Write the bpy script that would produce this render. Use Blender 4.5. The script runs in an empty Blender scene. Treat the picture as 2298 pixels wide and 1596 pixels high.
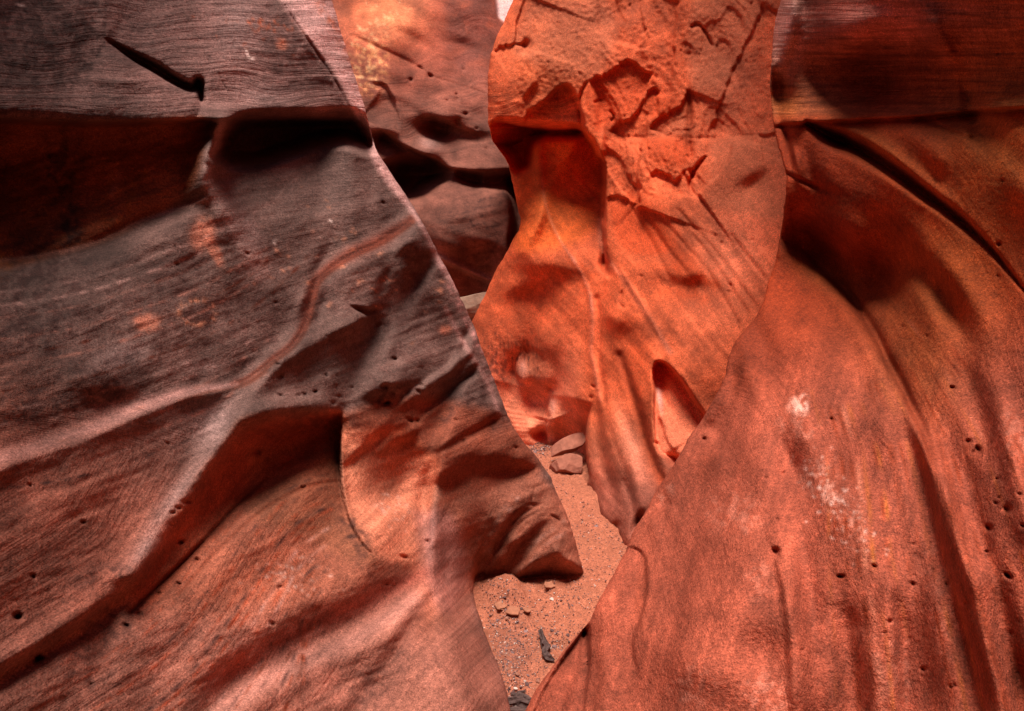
import bpy, math, random
import numpy as np
from mathutils import Vector

# ------------------------------------------------------------------ camera, sky, sun, exposure
W, H = 2298.0, 1596.0            # picture units used for tracing
FOC = 24.0 / 36.0 * W
PITCH = math.radians(10.0)
CAMH = 1.6
scene = bpy.context.scene
cam_d = bpy.data.cameras.new("camera"); cam_d.lens = 24.0; cam_d.sensor_width = 36.0
cam_d.clip_start = 0.02; cam_d.clip_end = 500.0
cam = bpy.data.objects.new("camera", cam_d); scene.collection.objects.link(cam)
cam.location = (0, 0, CAMH); cam.rotation_euler = (math.radians(90) - PITCH, 0, 0)
scene.camera = cam

SKY, SANG = 0.05, 26
SUN_EL, SUN_AZ = math.radians(79), math.radians(190)     # azimuth: where the sun stands, 0 = ahead (+y), clockwise
world = bpy.data.worlds.new("World"); scene.world = world; world.use_nodes = True
wn = world.node_tree.nodes; wl = world.node_tree.links
for n in list(wn): wn.remove(n)
sky = wn.new('ShaderNodeTexSky'); sky.sky_type = 'NISHITA'; sky.sun_disc = False
sky.sun_elevation = SUN_EL; sky.sun_rotation = SUN_AZ
bg = wn.new('ShaderNodeBackground'); bg.inputs['Strength'].default_value = SKY
out = wn.new('ShaderNodeOutputWorld')
wl.new(sky.outputs[0], bg.inputs[0]); wl.new(bg.outputs[0], out.inputs[0])
sd = bpy.data.lights.new("sun", 'SUN'); sd.energy = 5.0; sd.angle = math.radians(SANG); sd.color = (1.0, 0.93, 0.84)
sun = bpy.data.objects.new("sun", sd); scene.collection.objects.link(sun)
dsun = Vector((math.sin(SUN_AZ) * math.cos(SUN_EL), math.cos(SUN_AZ) * math.cos(SUN_EL), math.sin(SUN_EL)))
sun.rotation_euler = dsun.to_track_quat('Z', 'Y').to_euler()
scene.view_settings.view_transform = 'Standard'; scene.view_settings.look = 'None'
scene.view_settings.gamma = 1.0; scene.view_settings.exposure = 0.32
scene.render.engine = 'CYCLES'
scene.cycles.max_bounces = 10; scene.cycles.diffuse_bounces = 8
scene.cycles.use_denoising = True

RELIEF = 1.9
rng = np.random.default_rng(7); random.seed(7)
CX, CY = W / 2, H / 2
cp, sp = math.cos(PITCH), math.sin(PITCH)

def unproj(u, v, Z):
    x = (u - CX) / FOC; y = (v - CY) / FOC
    return np.stack([Z * x, Z * (cp - y * sp), CAMH - Z * (sp + y * cp)], -1)
def floor_Z(v):
    return CAMH / np.maximum(sp + cp * (np.asarray(v, float) - CY) / FOC, 1e-3)
def srgb(c):
    c = np.asarray(c, float) / 255.0
    return np.where(c <= 0.04045, c / 12.92, ((c + 0.055) / 1.055) ** 2.4)

# ------------------------------------------------------------------ sculpting layers (relief of one rock wall)
def smooth_path(pts, n=8):
    p = np.asarray(pts, float)
    if len(p) < 3: return p
    q = np.vstack([2 * p[0] - p[1], p, 2 * p[-1] - p[-2]])
    o = []
    for i in range(1, len(q) - 2):
        t = np.linspace(0, 1, n, endpoint=False)[:, None]
        a, b, c, d = q[i - 1], q[i], q[i + 1], q[i + 2]
        o.append(0.5 * (2 * b + (c - a) * t + (2 * a - 5 * b + 4 * c - d) * t ** 2 + (3 * b - a - 3 * c + d) * t ** 3))
    o.append(p[-1:])
    return np.vstack(o)
def sstep(x):
    x = np.clip(x, 0, 1); return x * x * (3 - 2 * x)

class Layer:
    def __init__(s, u0, u1, v0, v1, step=3.0):
        s.u0, s.v0, s.st = u0, v0, step
        s.nu = int((u1 - u0) / step) + 1; s.nv = int((v1 - v0) / step) + 1
        s.U = (u0 + np.arange(s.nu) * step)[None, :].repeat(s.nv, 0)
        s.V = (v0 + np.arange(s.nv) * step)[:, None].repeat(s.nu, 1)
        s.T = np.zeros((s.nv, s.nu)); s.Hd = np.zeros((s.nv, s.nu))
        s.C = np.zeros((s.nv, s.nu, 3)); s.Q = s.V.copy(); s.L = np.zeros((s.nv, s.nu))
    def box(s, x0, x1, y0, y1):
        i0 = max(0, int((x0 - s.u0) / s.st)); i1 = min(s.nu, int((x1 - s.u0) / s.st) + 2)
        j0 = max(0, int((y0 - s.v0) / s.st)); j1 = min(s.nv, int((y1 - s.v0) / s.st) + 2)
        return (slice(j0, max(j1, j0)), slice(i0, max(i1, i0)))
    def path(s, pts, reach, smooth=True):
        """distance, signed side (+ = right of travel), 0..1 position for the grid cells near a path"""
        p = smooth_path(pts) if smooth else np.asarray(pts, float)
        b = s.box(p[:, 0].min() - reach, p[:, 0].max() + reach, p[:, 1].min() - reach, p[:, 1].max() + reach)
        U, V = s.U[b], s.V[b]
        D = np.full(U.shape, 1e9); S = np.zeros(U.shape); P = np.zeros(U.shape)
        seg = np.hypot(*(p[1:] - p[:-1]).T); L = max(seg.sum(), 1e-6); acc = 0
        for k in range(len(p) - 1):
            a, d = p[k], p[k + 1] - p[k]; l2 = max((d ** 2).sum(), 1e-9)
            t = np.clip(((U - a[0]) * d[0] + (V - a[1]) * d[1]) / l2, 0, 1)
            dx, dy = U - a[0] - t * d[0], V - a[1] - t * d[1]
            dist = np.hypot(dx, dy); m = dist < D
            cr = d[0] * (V - a[1]) - d[1] * (U - a[0])
            D = np.where(m, dist, D); S = np.where(m, np.sign(cr), S); P = np.where(m, (acc + t * seg[k]) / L, P)
            acc += seg[k]
        return b, D, S, P
    def _w(s, w, P):
        if np.isscalar(w): return w
        return np.interp(P, np.linspace(0, 1, len(w)), w)
    def line(s, pts, w, amp, what='T'):
        mw = np.max(w) * 3.2
        b, D, S, P = s.path(pts, mw)
        g = np.exp(-(D / s._w(w, P)) ** 2) * s._w(amp, P)
        getattr(s, what)[b] += g
    def side(s, pts, w, amp, side=1, soft=3.0, what='T'):
        """falls off from the path on one side only: side=+1 right of the direction of travel (image, y down)"""
        mw = np.max(w) * 4.4
        b, D, S, P = s.path(pts, mw)
        sd_ = D * S * side
        endf = sstep(P / 0.06) * sstep((1 - P) / 0.06)
        g = np.exp(-(D / s._w(w, P)) ** 1.5) * sstep((sd_ + soft) / (2 * soft)) * s._w(amp, P) * endf
        getattr(s, what)[b] += g
    def blob(s, x, y, rx, ry, amp, ang=0.0, what='T', p=2.0):
        r = max(rx, ry) * 2.6
        b = s.box(x - r, x + r, y - r, y + r)
        c, n = math.cos(math.radians(ang)), math.sin(math.radians(ang))
        dx, dy = s.U[b] - x, s.V[b] - y
        a = (dx * c + dy * n) / rx; e = (-dx * n + dy * c) / ry
        g = np.exp(-(a * a + e * e) ** (p / 2)) * amp
        getattr(s, what)[b] += g
    def poly(s, pts, soft, amp, what='T', smooth=True):
        p = smooth_path(list(pts) + [pts[0]]) if smooth else np.asarray(list(pts) + [pts[0]], float)
        b, D, S, P = s.path(p, soft * 1.5 + 3, smooth=False)
        U, V = s.U[b], s.V[b]; ins = np.zeros(U.shape, bool)
        for k in range(len(p) - 1):
            x1, y1 = p[k]; x2, y2 = p[k + 1]
            if y1 == y2: continue
            c = ((y1 > V) != (y2 > V)) & (U < (x2 - x1) * (V - y1) / (y2 - y1) + x1)
            ins ^= c
        m = sstep((np.where(ins, D, -D) + soft) / (2 * soft))
        if what == 'mask': return b, m
        getattr(s, what)[b] += m * amp
    def pit(s, x, y, r, k=1.0):
        s.blob(x, y, r, r * 0.8, 0.0)
        a = random.uniform(-30, 60); e = random.uniform(0.45, 0.95)
        s.blob(x, y, r, r * e, r * random.uniform(2.4, 3.8) * k, a, 'Hd', p=2.2)
    def noise(s, lam, seed=0, ax=1.0, ay=1.0, ang=0.0, beta=None):
        """band noise, wavelength about lam; ax, ay stretch it along ang"""
        r = np.random.default_rng(seed)
        n = np.fft.rfft2(r.standard_normal((s.nv, s.nu)))
        fy = np.fft.fftfreq(s.nv, s.st)[:, None]; fx = np.fft.rfftfreq(s.nu, s.st)[None, :]
        c, q = math.cos(math.radians(ang)), math.sin(math.radians(ang))
        f1 = (fx * c + fy * q) * ax * lam; f2 = (-fx * q + fy * c) * ay * lam
        f = np.sqrt(f1 ** 2 + f2 ** 2)
        if beta is None: k = np.exp(-(f ** 2)) * (f ** 0.5)
        else: k = (f > 0.5) / np.maximum(f, 0.5) ** beta
        k[0, 0] = 0
        x = np.fft.irfft2(n * k, (s.nv, s.nu)); return x / x.std()
    def solve(s, lx, eps=450.0, gain=1.0):
        """relief whose slopes answer to T (T>0: faces the light from above; lx: how much it comes from the right)"""
        pad = 100
        T = np.pad(s.T, pad, mode='edge')
        wy = np.hanning(2 * pad)[:pad]
        win = np.ones(T.shape)
        win[:pad] *= wy[:, None]; win[-pad:] *= wy[::-1][:, None]; win[:, :pad] *= wy; win[:, -pad:] *= wy[::-1]
        F = np.fft.rfft2((T - T.mean()) * win)
        fy = 2 * np.pi * np.fft.fftfreq(T.shape[0], s.st)[:, None]; fx = 2 * np.pi * np.fft.rfftfreq(T.shape[1], s.st)[None, :]
        G = 1j * (-fy + lx * fx)
        Hh = F * np.conj(G) / (np.abs(G) ** 2 + 0.02 * (fx ** 2 + fy ** 2) + (2 * np.pi / eps) ** 2)
        s.Hs = np.fft.irfft2(Hh, T.shape)[pad:-pad, pad:-pad] * gain * RELIEF
    def sample(s, arr, u, v):
        x = np.clip((u - s.u0) / s.st, 0, s.nu - 1.001); y = np.clip((v - s.v0) / s.st, 0, s.nv - 1.001)
        i = x.astype(int); j = y.astype(int); fx = x - i; fy = y - j
        if arr.ndim == 3: fx = fx[..., None]; fy = fy[..., None]
        return (arr[j, i] * (1 - fx) + arr[j, i + 1] * fx) * (1 - fy) + (arr[j + 1, i] * (1 - fx) + arr[j + 1, i + 1] * fx) * fy
    def tint(s, m_b, m, col):
        """lay a surface colour over the rock where mask m (0..1)"""
        s.C[m_b] = s.C[m_b] * (1 - m[..., None]) + np.asarray(col) * m[..., None]
    def tblob(s, x, y, rx, ry, col, k=1.0, ang=0.0, p=2.0, ragged=None, lo=0.0):
        r = max(rx, ry) * 2.6
        b = s.box(x - r, x + r, y - r, y + r)
        c, n = math.cos(math.radians(ang)), math.sin(math.radians(ang))
        dx, dy = s.U[b] - x, s.V[b] - y
        a = (dx * c + dy * n) / rx; e = (-dx * n + dy * c) / ry
        m = np.exp(-(a * a + e * e) ** (p / 2))
        if ragged is not None: m = np.clip(m * (0.5 + 0.9 * ragged[b]) * 1.3 - lo, 0, 1)
        s.tint(b, np.clip(m * k, 0, 1), col)
    def tline(s, pts, w, col, k=1.0, ragged=None):
        b, D, S, P = s.path(pts, np.max(w) * 3)
        m = np.exp(-(D / s._w(w, P)) ** 2) * s._w(k, P)
        if ragged is not None: m = np.clip(m * (0.6 + 0.6 * ragged[b]), 0, 1)
        s.tint(b, np.clip(m, 0, 1), col)

def tps(ctrl, u, v):
    c = np.asarray(ctrl, float); P = c[:, :2] / 1000.0; z = np.log(c[:, 2])
    def K(r2): return 0.5 * r2 * np.log(r2 + 1e-12)
    d = ((P[:, None] - P[None]) ** 2).sum(-1); n = len(P)
    A = np.zeros((n + 3, n + 3)); A[:n, :n] = K(d) + 1e-4 * np.eye(n); A[:n, n] = 1; A[:n, n + 1:] = P; A[n, :n] = 1; A[n + 1:, :n] = P.T
    w = np.linalg.solve(A, np.concatenate([z, [0, 0, 0]]))
    r = np.full(u.shape, w[n]) + w[n + 1] * u / 1000 + w[n + 2] * v / 1000
    for i in range(n):
        r += w[i] * K((u / 1000 - P[i, 0]) ** 2 + (v / 1000 - P[i, 1]) ** 2)
    return r

def spaced(lo, a, b, hi, step, n_out=26):
    """fine between a and b, widening outwards to lo and hi"""
    mid = np.arange(a, b + step * 0.5, step)
    t = (np.arange(1, n_out + 1) / n_out) ** 2
    return np.concatenate([(a + (lo - a) * t)[::-1] if lo < a else [], mid, b + (hi - b) * t if hi > b else []])

def link_mesh(name, co, faces_idx, mat, col=None, bed=None, parent=None, smooth=True):
    me = bpy.data.meshes.new(name)
    n = len(co); f = np.asarray(faces_idx, np.int32); nf, k = f.shape
    me.vertices.add(n); me.vertices.foreach_set('co', np.asarray(co, np.float32).ravel())
    me.loops.add(nf * k); me.loops.foreach_set('vertex_index', f.ravel())
    me.polygons.add(nf); me.polygons.foreach_set('loop_start', np.arange(nf, dtype=np.int32) * k)
    if smooth: me.polygons.foreach_set('use_smooth', np.ones(nf, bool))
    me.update(calc_edges=True); me.validate()
    if col is not None:
        a = me.attributes.new('rock', 'FLOAT_COLOR', 'POINT')
        a.data.foreach_set('color', np.concatenate([np.asarray(col), np.ones((n, 1))], 1).astype(np.float32).ravel())
    if bed is not None:
        a = me.attributes.new('bed', 'FLOAT_VECTOR', 'POINT'); a.data.foreach_set('vector', np.asarray(bed, np.float32).ravel())
    if mat: me.materials.append(mat)
    o = bpy.data.objects.new(name, me); scene.collection.objects.link(o)
    if parent: o.parent = parent
    return o
def grid_faces(nr, nc, flip=False):
    i = np.arange(nr - 1)[:, None] * nc + np.arange(nc - 1)[None, :]
    q = np.stack([i, i + 1, i + nc + 1, i + nc], -1).reshape(-1, 4)
    return q[:, ::-1] if flip else q
def tag(o, label=None, cat=None, group=None, kind=None):
    if label: o['label'] = label
    if cat: o['category'] = cat
    if group: o['group'] = group
    if kind: o['kind'] = kind
    return o

# ------------------------------------------------------------------ materials
def rock_material(name, grain=1.0, rough=0.8, flaky=0.0):
    m = bpy.data.materials.new(name); m.use_nodes = True
    nt = m.node_tree; N = nt.nodes; L = nt.links
    bs = N['Principled BSDF']; bs.inputs['Roughness'].default_value = rough
    bs.inputs['Specular IOR Level'].default_value = 0.2
    at = N.new('ShaderNodeAttribute'); at.attribute_name = 'rock'
    bd = N.new('ShaderNodeAttribute'); bd.attribute_name = 'bed'
    tc = N.new('ShaderNodeTexCoord')
    def noise(vec, scale, detail=4, rough=0.6):
        n = N.new('ShaderNodeTexNoise'); n.inputs['Scale'].default_value = scale
        n.inputs['Detail'].default_value = detail; n.inputs['Roughness'].default_value = rough
        L.new(vec, n.inputs['Vector']); return n.outputs['Fac']
    def mr(x, a, b, c, d):
        n = N.new('ShaderNodeMapRange'); L.new(x, n.inputs[0])
        for i, q in enumerate((a, b, c, d)): n.inputs[i + 1].default_value = q
        return n.outputs[0]
    def math_(op, a, b):
        n = N.new('ShaderNodeMath'); n.operation = op
        for i, q in enumerate((a, b)):
            if isinstance(q, (int, float)): n.inputs[i].default_value = q
            else: L.new(q, n.inputs[i])
        return n.outputs[0]
    ob = tc.outputs['Object']
    n1 = noise(ob, 260, 2, 0.7); n2 = noise(ob, 38, 5, 0.65); n3 = noise(ob, 7, 4, 0.6)
    bedv = bd.outputs['Vector']
    sep = N.new('ShaderNodeSeparateXYZ'); L.new(bedv, sep.inputs[0])
    cmb = N.new('ShaderNodeCombineXYZ'); L.new(sep.outputs[0], cmb.inputs[0]); L.new(sep.outputs[1], cmb.inputs[1])
    nb = noise(cmb.outputs[0], 1.0, 4, 0.65); n4 = noise(ob, 105, 3, 0.65)
    f = math_('MULTIPLY', mr(n1, 0.3, 0.7, 1 - 0.48 * grain, 1 + 0.48 * grain), mr(n2, 0.3, 0.7, 0.8, 1.2))
    pk = noise(ob, 150, 2, .5); f = math_('MULTIPLY', f, mr(pk, 0.62, 0.74, 1.0, 1.5))
    f = math_('MULTIPLY', f, mr(n3, 0.3, 0.7, 0.88, 1.12))
    f = math_('MULTIPLY', f, mr(n4, 0.3, 0.7, 0.76, 1.24))
    lamk = math_('ADD', math_('MULTIPLY', sep.outputs[2], 0.42), 0.07)
    f = math_('MULTIPLY', f, math_('ADD', 1.0, math_('MULTIPLY', mr(nb, 0.3, 0.7, -1, 1), lamk)))
    mul = N.new('ShaderNodeVectorMath'); mul.operation = 'SCALE'
    L.new(at.outputs['Color'], mul.inputs[0]); L.new(f, mul.inputs['Scale'])
    L.new(mul.outputs[0], bs.inputs['Base Color'])
    # grain and bedding as relief
    h = math_('MULTIPLY', n1, 0.0022 * grain)
    h = math_('ADD', h, math_('MULTIPLY', n2, 0.0048))
    h = math_('ADD', h, math_('MULTIPLY', nb, math_('ADD', 0.002, math_('MULTIPLY', sep.outputs[2], 0.016))))
    bp = N.new('ShaderNodeBump'); bp.inputs['Strength'].default_value = 1.0; bp.inputs['Distance'].default_value = 1.0
    h = math_('ADD', h, math_('MULTIPLY', n4, 0.0035))
    L.new(h, bp.inputs['Height']); L.new(bp.outputs[0], bs.inputs['Normal'])
    return m
M_rock = rock_material('sandstone')
def plain(name, col, rough=0.9, scale=40, var=0.3, bump=0.003):
    m = bpy.data.materials.new(name); m.use_nodes = True
    nt = m.node_tree; N = nt.nodes; L = nt.links
    bs = N['Principled BSDF']; bs.inputs['Roughness'].default_value = rough; bs.inputs['Specular IOR Level'].default_value = 0.2
    tc = N.new('ShaderNodeTexCoord'); n = N.new('ShaderNodeTexNoise'); n.inputs['Scale'].default_value = scale; n.inputs['Detail'].default_value = 6
    L.new(tc.outputs['Object'], n.inputs['Vector'])
    r = N.new('ShaderNodeMapRange'); L.new(n.outputs['Fac'], r.inputs[0])
    for i, q in enumerate((0.3, 0.7, 1 - var, 1 + var)): r.inputs[i + 1].default_value = q
    mu = N.new('ShaderNodeVectorMath'); mu.operation = 'SCALE'; mu.inputs[0].default_value = col[:3]; L.new(r.outputs[0], mu.inputs['Scale'])
    L.new(mu.outputs[0], bs.inputs['Base Color'])
    b = N.new('ShaderNodeBump'); b.inputs['Distance'].default_value = bump; b.inputs['Strength'].default_value = 1.0
    L.new(n.outputs['Fac'], b.inputs['Height']); L.new(b.outputs[0], bs.inputs['Normal'])
    return m

# ------------------------------------------------------------------ rock colours; PURPLE holds some sky light, PALE also paints lit stone
PURPLE = np.array([0.300, 0.205, 0.185]); MAUVE = np.array([0.50, 0.30, 0.28]); PALE = np.array([0.66, 0.46, 0.42])
BROWN = np.array([0.38, 0.19, 0.13]); ORANGE = np.array([0.66, 0.25, 0.14]); SALMON = np.array([0.62, 0.29, 0.20])
RED = np.array([0.56, 0.185, 0.10]); VARN = np.array([0.17, 0.095, 0.085]); DEEP = np.array([0.42, 0.13, 0.06])
OCHRE = np.array([0.52, 0.24, 0.10]); WHITE = np.array([0.82, 0.68, 0.64])

def wall_mesh(name, lay, ctrl, us, vs, sil, rad, left, back, ext=None, scale_bed=(0.5, 0.02)):
    """us: fractions 0..1 towards the silhouette; sil(v): silhouette column; left: the open edge column; rad(v): edge rounding"""
    nr = len(vs); S = sil(vs)[:, None]
    u = left + (S - left) * us[None, :]
    v = np.repeat(vs[:, None], len(us), 1)
    uc = np.clip(u, lay.u0, lay.u0 + lay.st * (lay.nu - 1)); vc = np.clip(v, lay.v0, lay.v0 + lay.st * (lay.nv - 1))
    d_out = np.maximum(np.abs(u - uc), np.abs(v - vc)); fade = np.exp(-(d_out / 160.0) ** 2)
    L = tps(ctrl, u, v) + fade * lay.sample(lay.Hs + lay.Hd, u, v) / FOC
    R = np.interp(vs, *rad)[:, None]; t = np.clip(np.abs(u - S) / R, 0, 1)
    L = L + (R / FOC) * 0.8 * (1 - np.sqrt(np.clip(1 - (1 - t) ** 2, 0, 1)))
    Z = np.exp(L)
    P = unproj(u, v, Z)
    C = np.clip(lay.sample(lay.C, uc, vc), .01, .9) ** 1.8 * 1.42; Q = lay.sample(lay.Q, uc, vc)
    bed = np.stack([Q * scale_bed[0], (u + v) * scale_bed[1], lay.sample(lay.L, uc, vc) * fade], -1)
    sg = -np.sign(S - left)
    cols_P, cols_C, cols_B = [P], [C], [bed]
    if back:
        for dz, du in back:
            Zb = Z[:, -1:] + dz; ub = S + sg * du
            cols_P.append(unproj(ub, v[:, -1:], Zb)); cols_C.append(C[:, -1:]); cols_B.append(bed[:, -1:])
    if ext is not None:
        base = P[:, :1]; e = []
        for (x, y, k) in ext:
            q = base.copy(); wv = 0.12 * np.sin(base[..., 2] * 2.3 + y * 1.7) + 0.08 * np.sin(base[..., 2] * 5.1 - y)
            q[..., 0] = x + wv + (base[..., 0] - base[:, :, 0].mean()) * k; q[..., 1] = y
            q[..., 2] = np.where(base[..., 2] > 1.6, 1.6 + (base[..., 2] - 1.6) * (1 + 2.2 * (1 - k)), base[..., 2]) - 0.25 * (1 - k)
            e.append(q)
        e = np.concatenate(e[::-1], 1); m = e.shape[1]
        cols_P.insert(0, e); cols_C.insert(0, C[:, :1].repeat(m, 1)); cols_B.insert(0, bed[:, :1].repeat(m, 1))
    P = np.concatenate(cols_P, 1); C = np.concatenate(cols_C, 1); B = np.concatenate(cols_B, 1)
    nc = P.shape[1]
    return link_mesh(name, P.reshape(-1, 3), grid_faces(nr, nc, sg[0, 0] > 0), M_rock, C.reshape(-1, 3), B.reshape(-1, 3))

def curve(pts):
    p = np.asarray(sorted(pts, key=lambda q: q[1]), float)
    # monotone-ish smooth interpolation of u over v
    def f(v):
        x = np.interp(v, p[:, 1], p[:, 0])
        return x
    vv = np.arange(p[0, 1], p[-1, 1] + 1, 2.0); uu = np.interp(vv, p[:, 1], p[:, 0])
    k = np.exp(-np.linspace(-2, 2, 11) ** 2); k /= k.sum()
    us_ = np.convolve(np.pad(uu, 5, mode='edge'), k, 'valid')
    rr = np.random.default_rng(int(abs(p[:, 0].sum())) % 9999)
    for lam, a in ((7, .8), (24, .9), (70, .8)):
        kn = np.hanning(lam + 2); us_ = us_ + a * np.convolve(rr.standard_normal(len(us_) + lam + 1), kn, 'valid')[:len(us_)] / np.sqrt((kn ** 2).sum()) * .6
    return lambda v: np.interp(v, vv, us_)

def beds(s, mask, lam_list, seed, amp):
    """fine raised and sunk beds running along the bedding coordinate Q"""
    r = np.random.default_rng(seed)
    q = s.Q + 2.0 * s.noise(120, seed + 1)
    tot = np.zeros_like(q)
    for lam, a in lam_list:
        tab = r.standard_normal(4000); k = np.exp(-np.linspace(-2, 2, 5) ** 2); tab = np.convolve(tab, k / k.sum(), 'same')
        x = (q - q.min()) / lam; tot += a * np.interp(x, np.arange(4000), tab)
    s.Hd += tot * amp * mask * (0.6 + 0.4 * np.clip(s.noise(60, seed + 2, 3, 1), -1.5, 1.5))

# ================================================================== LEFT WALL
def bowl(s):
    b, m = s.poly([(766, 920), (800, 940), (900, 945), (935, 985), (945, 1060), (935, 1150), (915, 1230), (850, 1256), (815, 1220), (785, 1168), (770, 1112), (764, 1060), (763, 1010)], 20, 1, 'mask')
    V = s.V[b]; s.Hd[b] += m * 84 * sstep((V - 925) / 180) * np.clip((1262 - V) / 300, 0, 1)
def build_left():
    s = Layer(-120, 1380, -80, 1660)
    U, V = s.U, s.V
    n30, n90, n200, n12 = s.noise(34, 1), s.noise(95, 2), s.noise(220, 3), s.noise(13, 4)
    # ---- stone colours, with some light and shade painted in
    top = sstep((275 - V) / 30)
    w_low = sstep((V - 900 - (U - 500) * 0.55) / 420)                     # redder, less varnished towards the base
    w_low = np.maximum(w_low, sstep((V - 1330) / 260))
    s.C[:] = PURPLE * (1 - w_low[..., None]) + (np.array([.46, .235, .185])) * w_low[..., None]
    s.C[:] = s.C * (1 - 0.35 * top[..., None]) + (MAUVE * 0.85) * 0.35 * top[..., None]
    def area(pts, soft, col, k=1.0, rag=None):
        b, m = s.poly(pts, soft, 1, 'mask')
        m = m * k
        if rag is not None: m = np.clip(m * (0.75 + 0.5 * rag[b]), 0, 1)
        s.tint(b, m, col)
    # recess under the ledge: bare brown ochre stone
    area([(-100, 268), (250, 275), (440, 266), (455, 300), (440, 400), (400, 450), (330, 490), (180, 555), (-100, 590)], 14, BROWN * np.array([1.25, 1.05, 0.8]), 0.85)
    # redder base between the varnish edge and the sand
    area([(765, 925), (640, 925), (540, 940), (500, 1000), (430, 1090), (370, 1190), (305, 1290), (200, 1380), (0, 1510), (0, 1650), (600, 1650), (880, 1640), (960, 1500), (960, 1290), (850, 1250), (770, 1100)], 12, np.array([.45, .22, .158]), 0.85)
    area([(500, 1000), (560, 960), (700, 930), (765, 925), (765, 1010), (600, 1080), (450, 1230), (330, 1360), (305, 1290), (430, 1090)], 14, RED * 0.8, 0.6)  # dark red puts the shade under the arch into the colour
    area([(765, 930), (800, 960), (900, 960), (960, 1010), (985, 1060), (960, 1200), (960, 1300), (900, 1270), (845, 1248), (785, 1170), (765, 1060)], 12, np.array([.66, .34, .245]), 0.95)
    area([(560, 1010), (700, 990), (762, 1000), (764, 1060), (770, 1112), (785, 1168), (815, 1220), (845, 1252), (800, 1262), (680, 1200), (560, 1150)], 22, np.array([.40, .21, .145]), .75)
    area([(760, 935), (900, 890), (1120, 930), (1215, 1050), (1150, 1075), (1000, 1110), (965, 1040), (840, 980)], 18, RED * np.array([.85, 1, 1.1]), 0.65)
    area([(980, 1110), (1200, 1060), (1330, 1290), (1060, 1330), (1150, 1660), (900, 1660), (960, 1290)], 14, SALMON * np.array([0.82, 0.86, 0.9]), 0.8)
    area([(930, 1150), (1010, 1150), (1050, 1260), (1040, 1330), (1000, 1380), (950, 1290)], 18, MAUVE * 0.95, 0.6)
    area([(-100, 1480), (300, 1380), (640, 1380), (930, 1300), (960, 1400), (1060, 1330), (1180, 1660), (-100, 1660)], 60, np.array([.43, .245, .205]), .75)
    s.tline([(930, 1345), (880, 1380), (800, 1432), (724, 1467), (600, 1525), (500, 1590)], [20, 26, 30], np.array([.58, .37, .33]), .45)  # pale mauve paints the sheen along the crest
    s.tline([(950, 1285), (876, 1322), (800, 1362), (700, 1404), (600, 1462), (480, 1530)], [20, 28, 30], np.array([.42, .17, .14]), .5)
    # varnish stains, blotchy
    rag = np.clip(n30 * 0.6 + n12 * 0.5, -1.2, 1.6)
    for (x, y, rx, ry, a, k) in [(80, 60, 150, 130, 0, .7), (190, 95, 45, 70, 20, .6), (250, 870, 75, 32, 8, .85), (110, 900, 130, 40, -12, .6), (60, 640, 110, 120, 0, .6),
                                 (60, 760, 110, 40, -10, .5), (430, 720, 100, 50, -20, .5), (360, 640, 70, 40, 0, .35), (900, 700, 55, 60, 40, .45), (960, 590, 55, 50, 55, .6), (870, 880, 45, 26, -10, .65), (1000, 545, 20, 40, -25, .3),
                                 (820, 1175, 22, 60, -35, .0), (795, 1195, 20, 45, -30, .7), (830, 1270, 40, 20, 30, .3), (250, 1400, 60, 40, -20, .5), (190, 1500, 50, 40, 0, .5), (130, 420, 40, 120, 5, .65), (160, 520, 20, 50, 0, .8),
                                 (700, 620, 40, 50, 20, .0), (1080, 890, 24, 34, 20, .7), (1120, 940, 22, 30, 50, .5), (700, 940, 60, 22, 0, .4), (1010, 930, 40, 14, -35, .5),
                                 (820, 1530, 60, 60, 0, .35), (940, 1480, 40, 50, 0, .25), (230, 1290, 60, 20, -15, .6), (650, 120, 70, 60, 15, .55), (430, 560, 70, 40, -20, .3), (840, 420, 60, 60, 30, .35), (560, 760, 90, 60, 0, .25)]:
        s.tblob(x, y, rx, ry, VARN, k, a, ragged=rag)
    m = np.clip(rag * 0.5 - 0.1, 0, 0.5) * sstep((1000 - V) / 250) * sstep((V - 560) / 100); s.tint((slice(None), slice(None)), m * 0.8, VARN * 1.3)
    # grey-blue bloom, pale scars, lichen rings
    for (x, y, rx, ry, a, k) in [(270, 800, 70, 30, -15, .5), (480, 960, 40, 70, 35, .6), (400, 1110, 24, 110, 38, .6), (330, 1230, 22, 60, 38, .6), (455, 820, 40, 16, 0, .3), (540, 60, 50, 90, 0, .45), (590, 215, 60, 25, 0, .4), (560, 520, 22, 70, -30, .4), (650, 1290, 10, 10, 0, 0)]:
        s.tblob(x, y, rx, ry, np.array([0.56, 0.42, 0.40]), k, a)
    for (x, y, rx, ry, a) in [(455, 525, 26, 38, 15), (480, 560, 12, 40, -25), (330, 724, 28, 20, 0), (1000, 740, 14, 10, 0), (633, 100, 13, 12, 0), (255, 400, 16, 36, 10)]:
        s.tblob(x, y, rx, ry, np.array([0.62, 0.32, 0.24]), .75, a, 3.5, ragged=n12 * .3 + .6)
    ring = [(400, 700), (408, 684), (430, 676), (458, 674), (478, 690), (482, 712), (462, 724), (436, 728), (410, 720), (400, 700)]
    s.tline(ring, 5.5, np.array([0.60, 0.36, 0.27]), .8, ragged=n12)
    s.tline([(235, 440), (262, 380), (300, 350), (322, 330)], 7, OCHRE, .5, ragged=n12); s.tline([(235, 440), (230, 480), (255, 505), (285, 480), (300, 420), (330, 380)], 8, OCHRE, .5, ragged=n12)
    s.tline([(280, 390), (300, 420), (295, 450), (275, 465), (262, 440), (280, 410)], 5, OCHRE, .5, ragged=n12)
    s.tblob(75, 470, 50, 34, OCHRE, .8, 0, ragged=n12 * .8); s.tblob(5, 560, 22, 40, OCHRE, .9, 0, ragged=n12 * .8)
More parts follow.
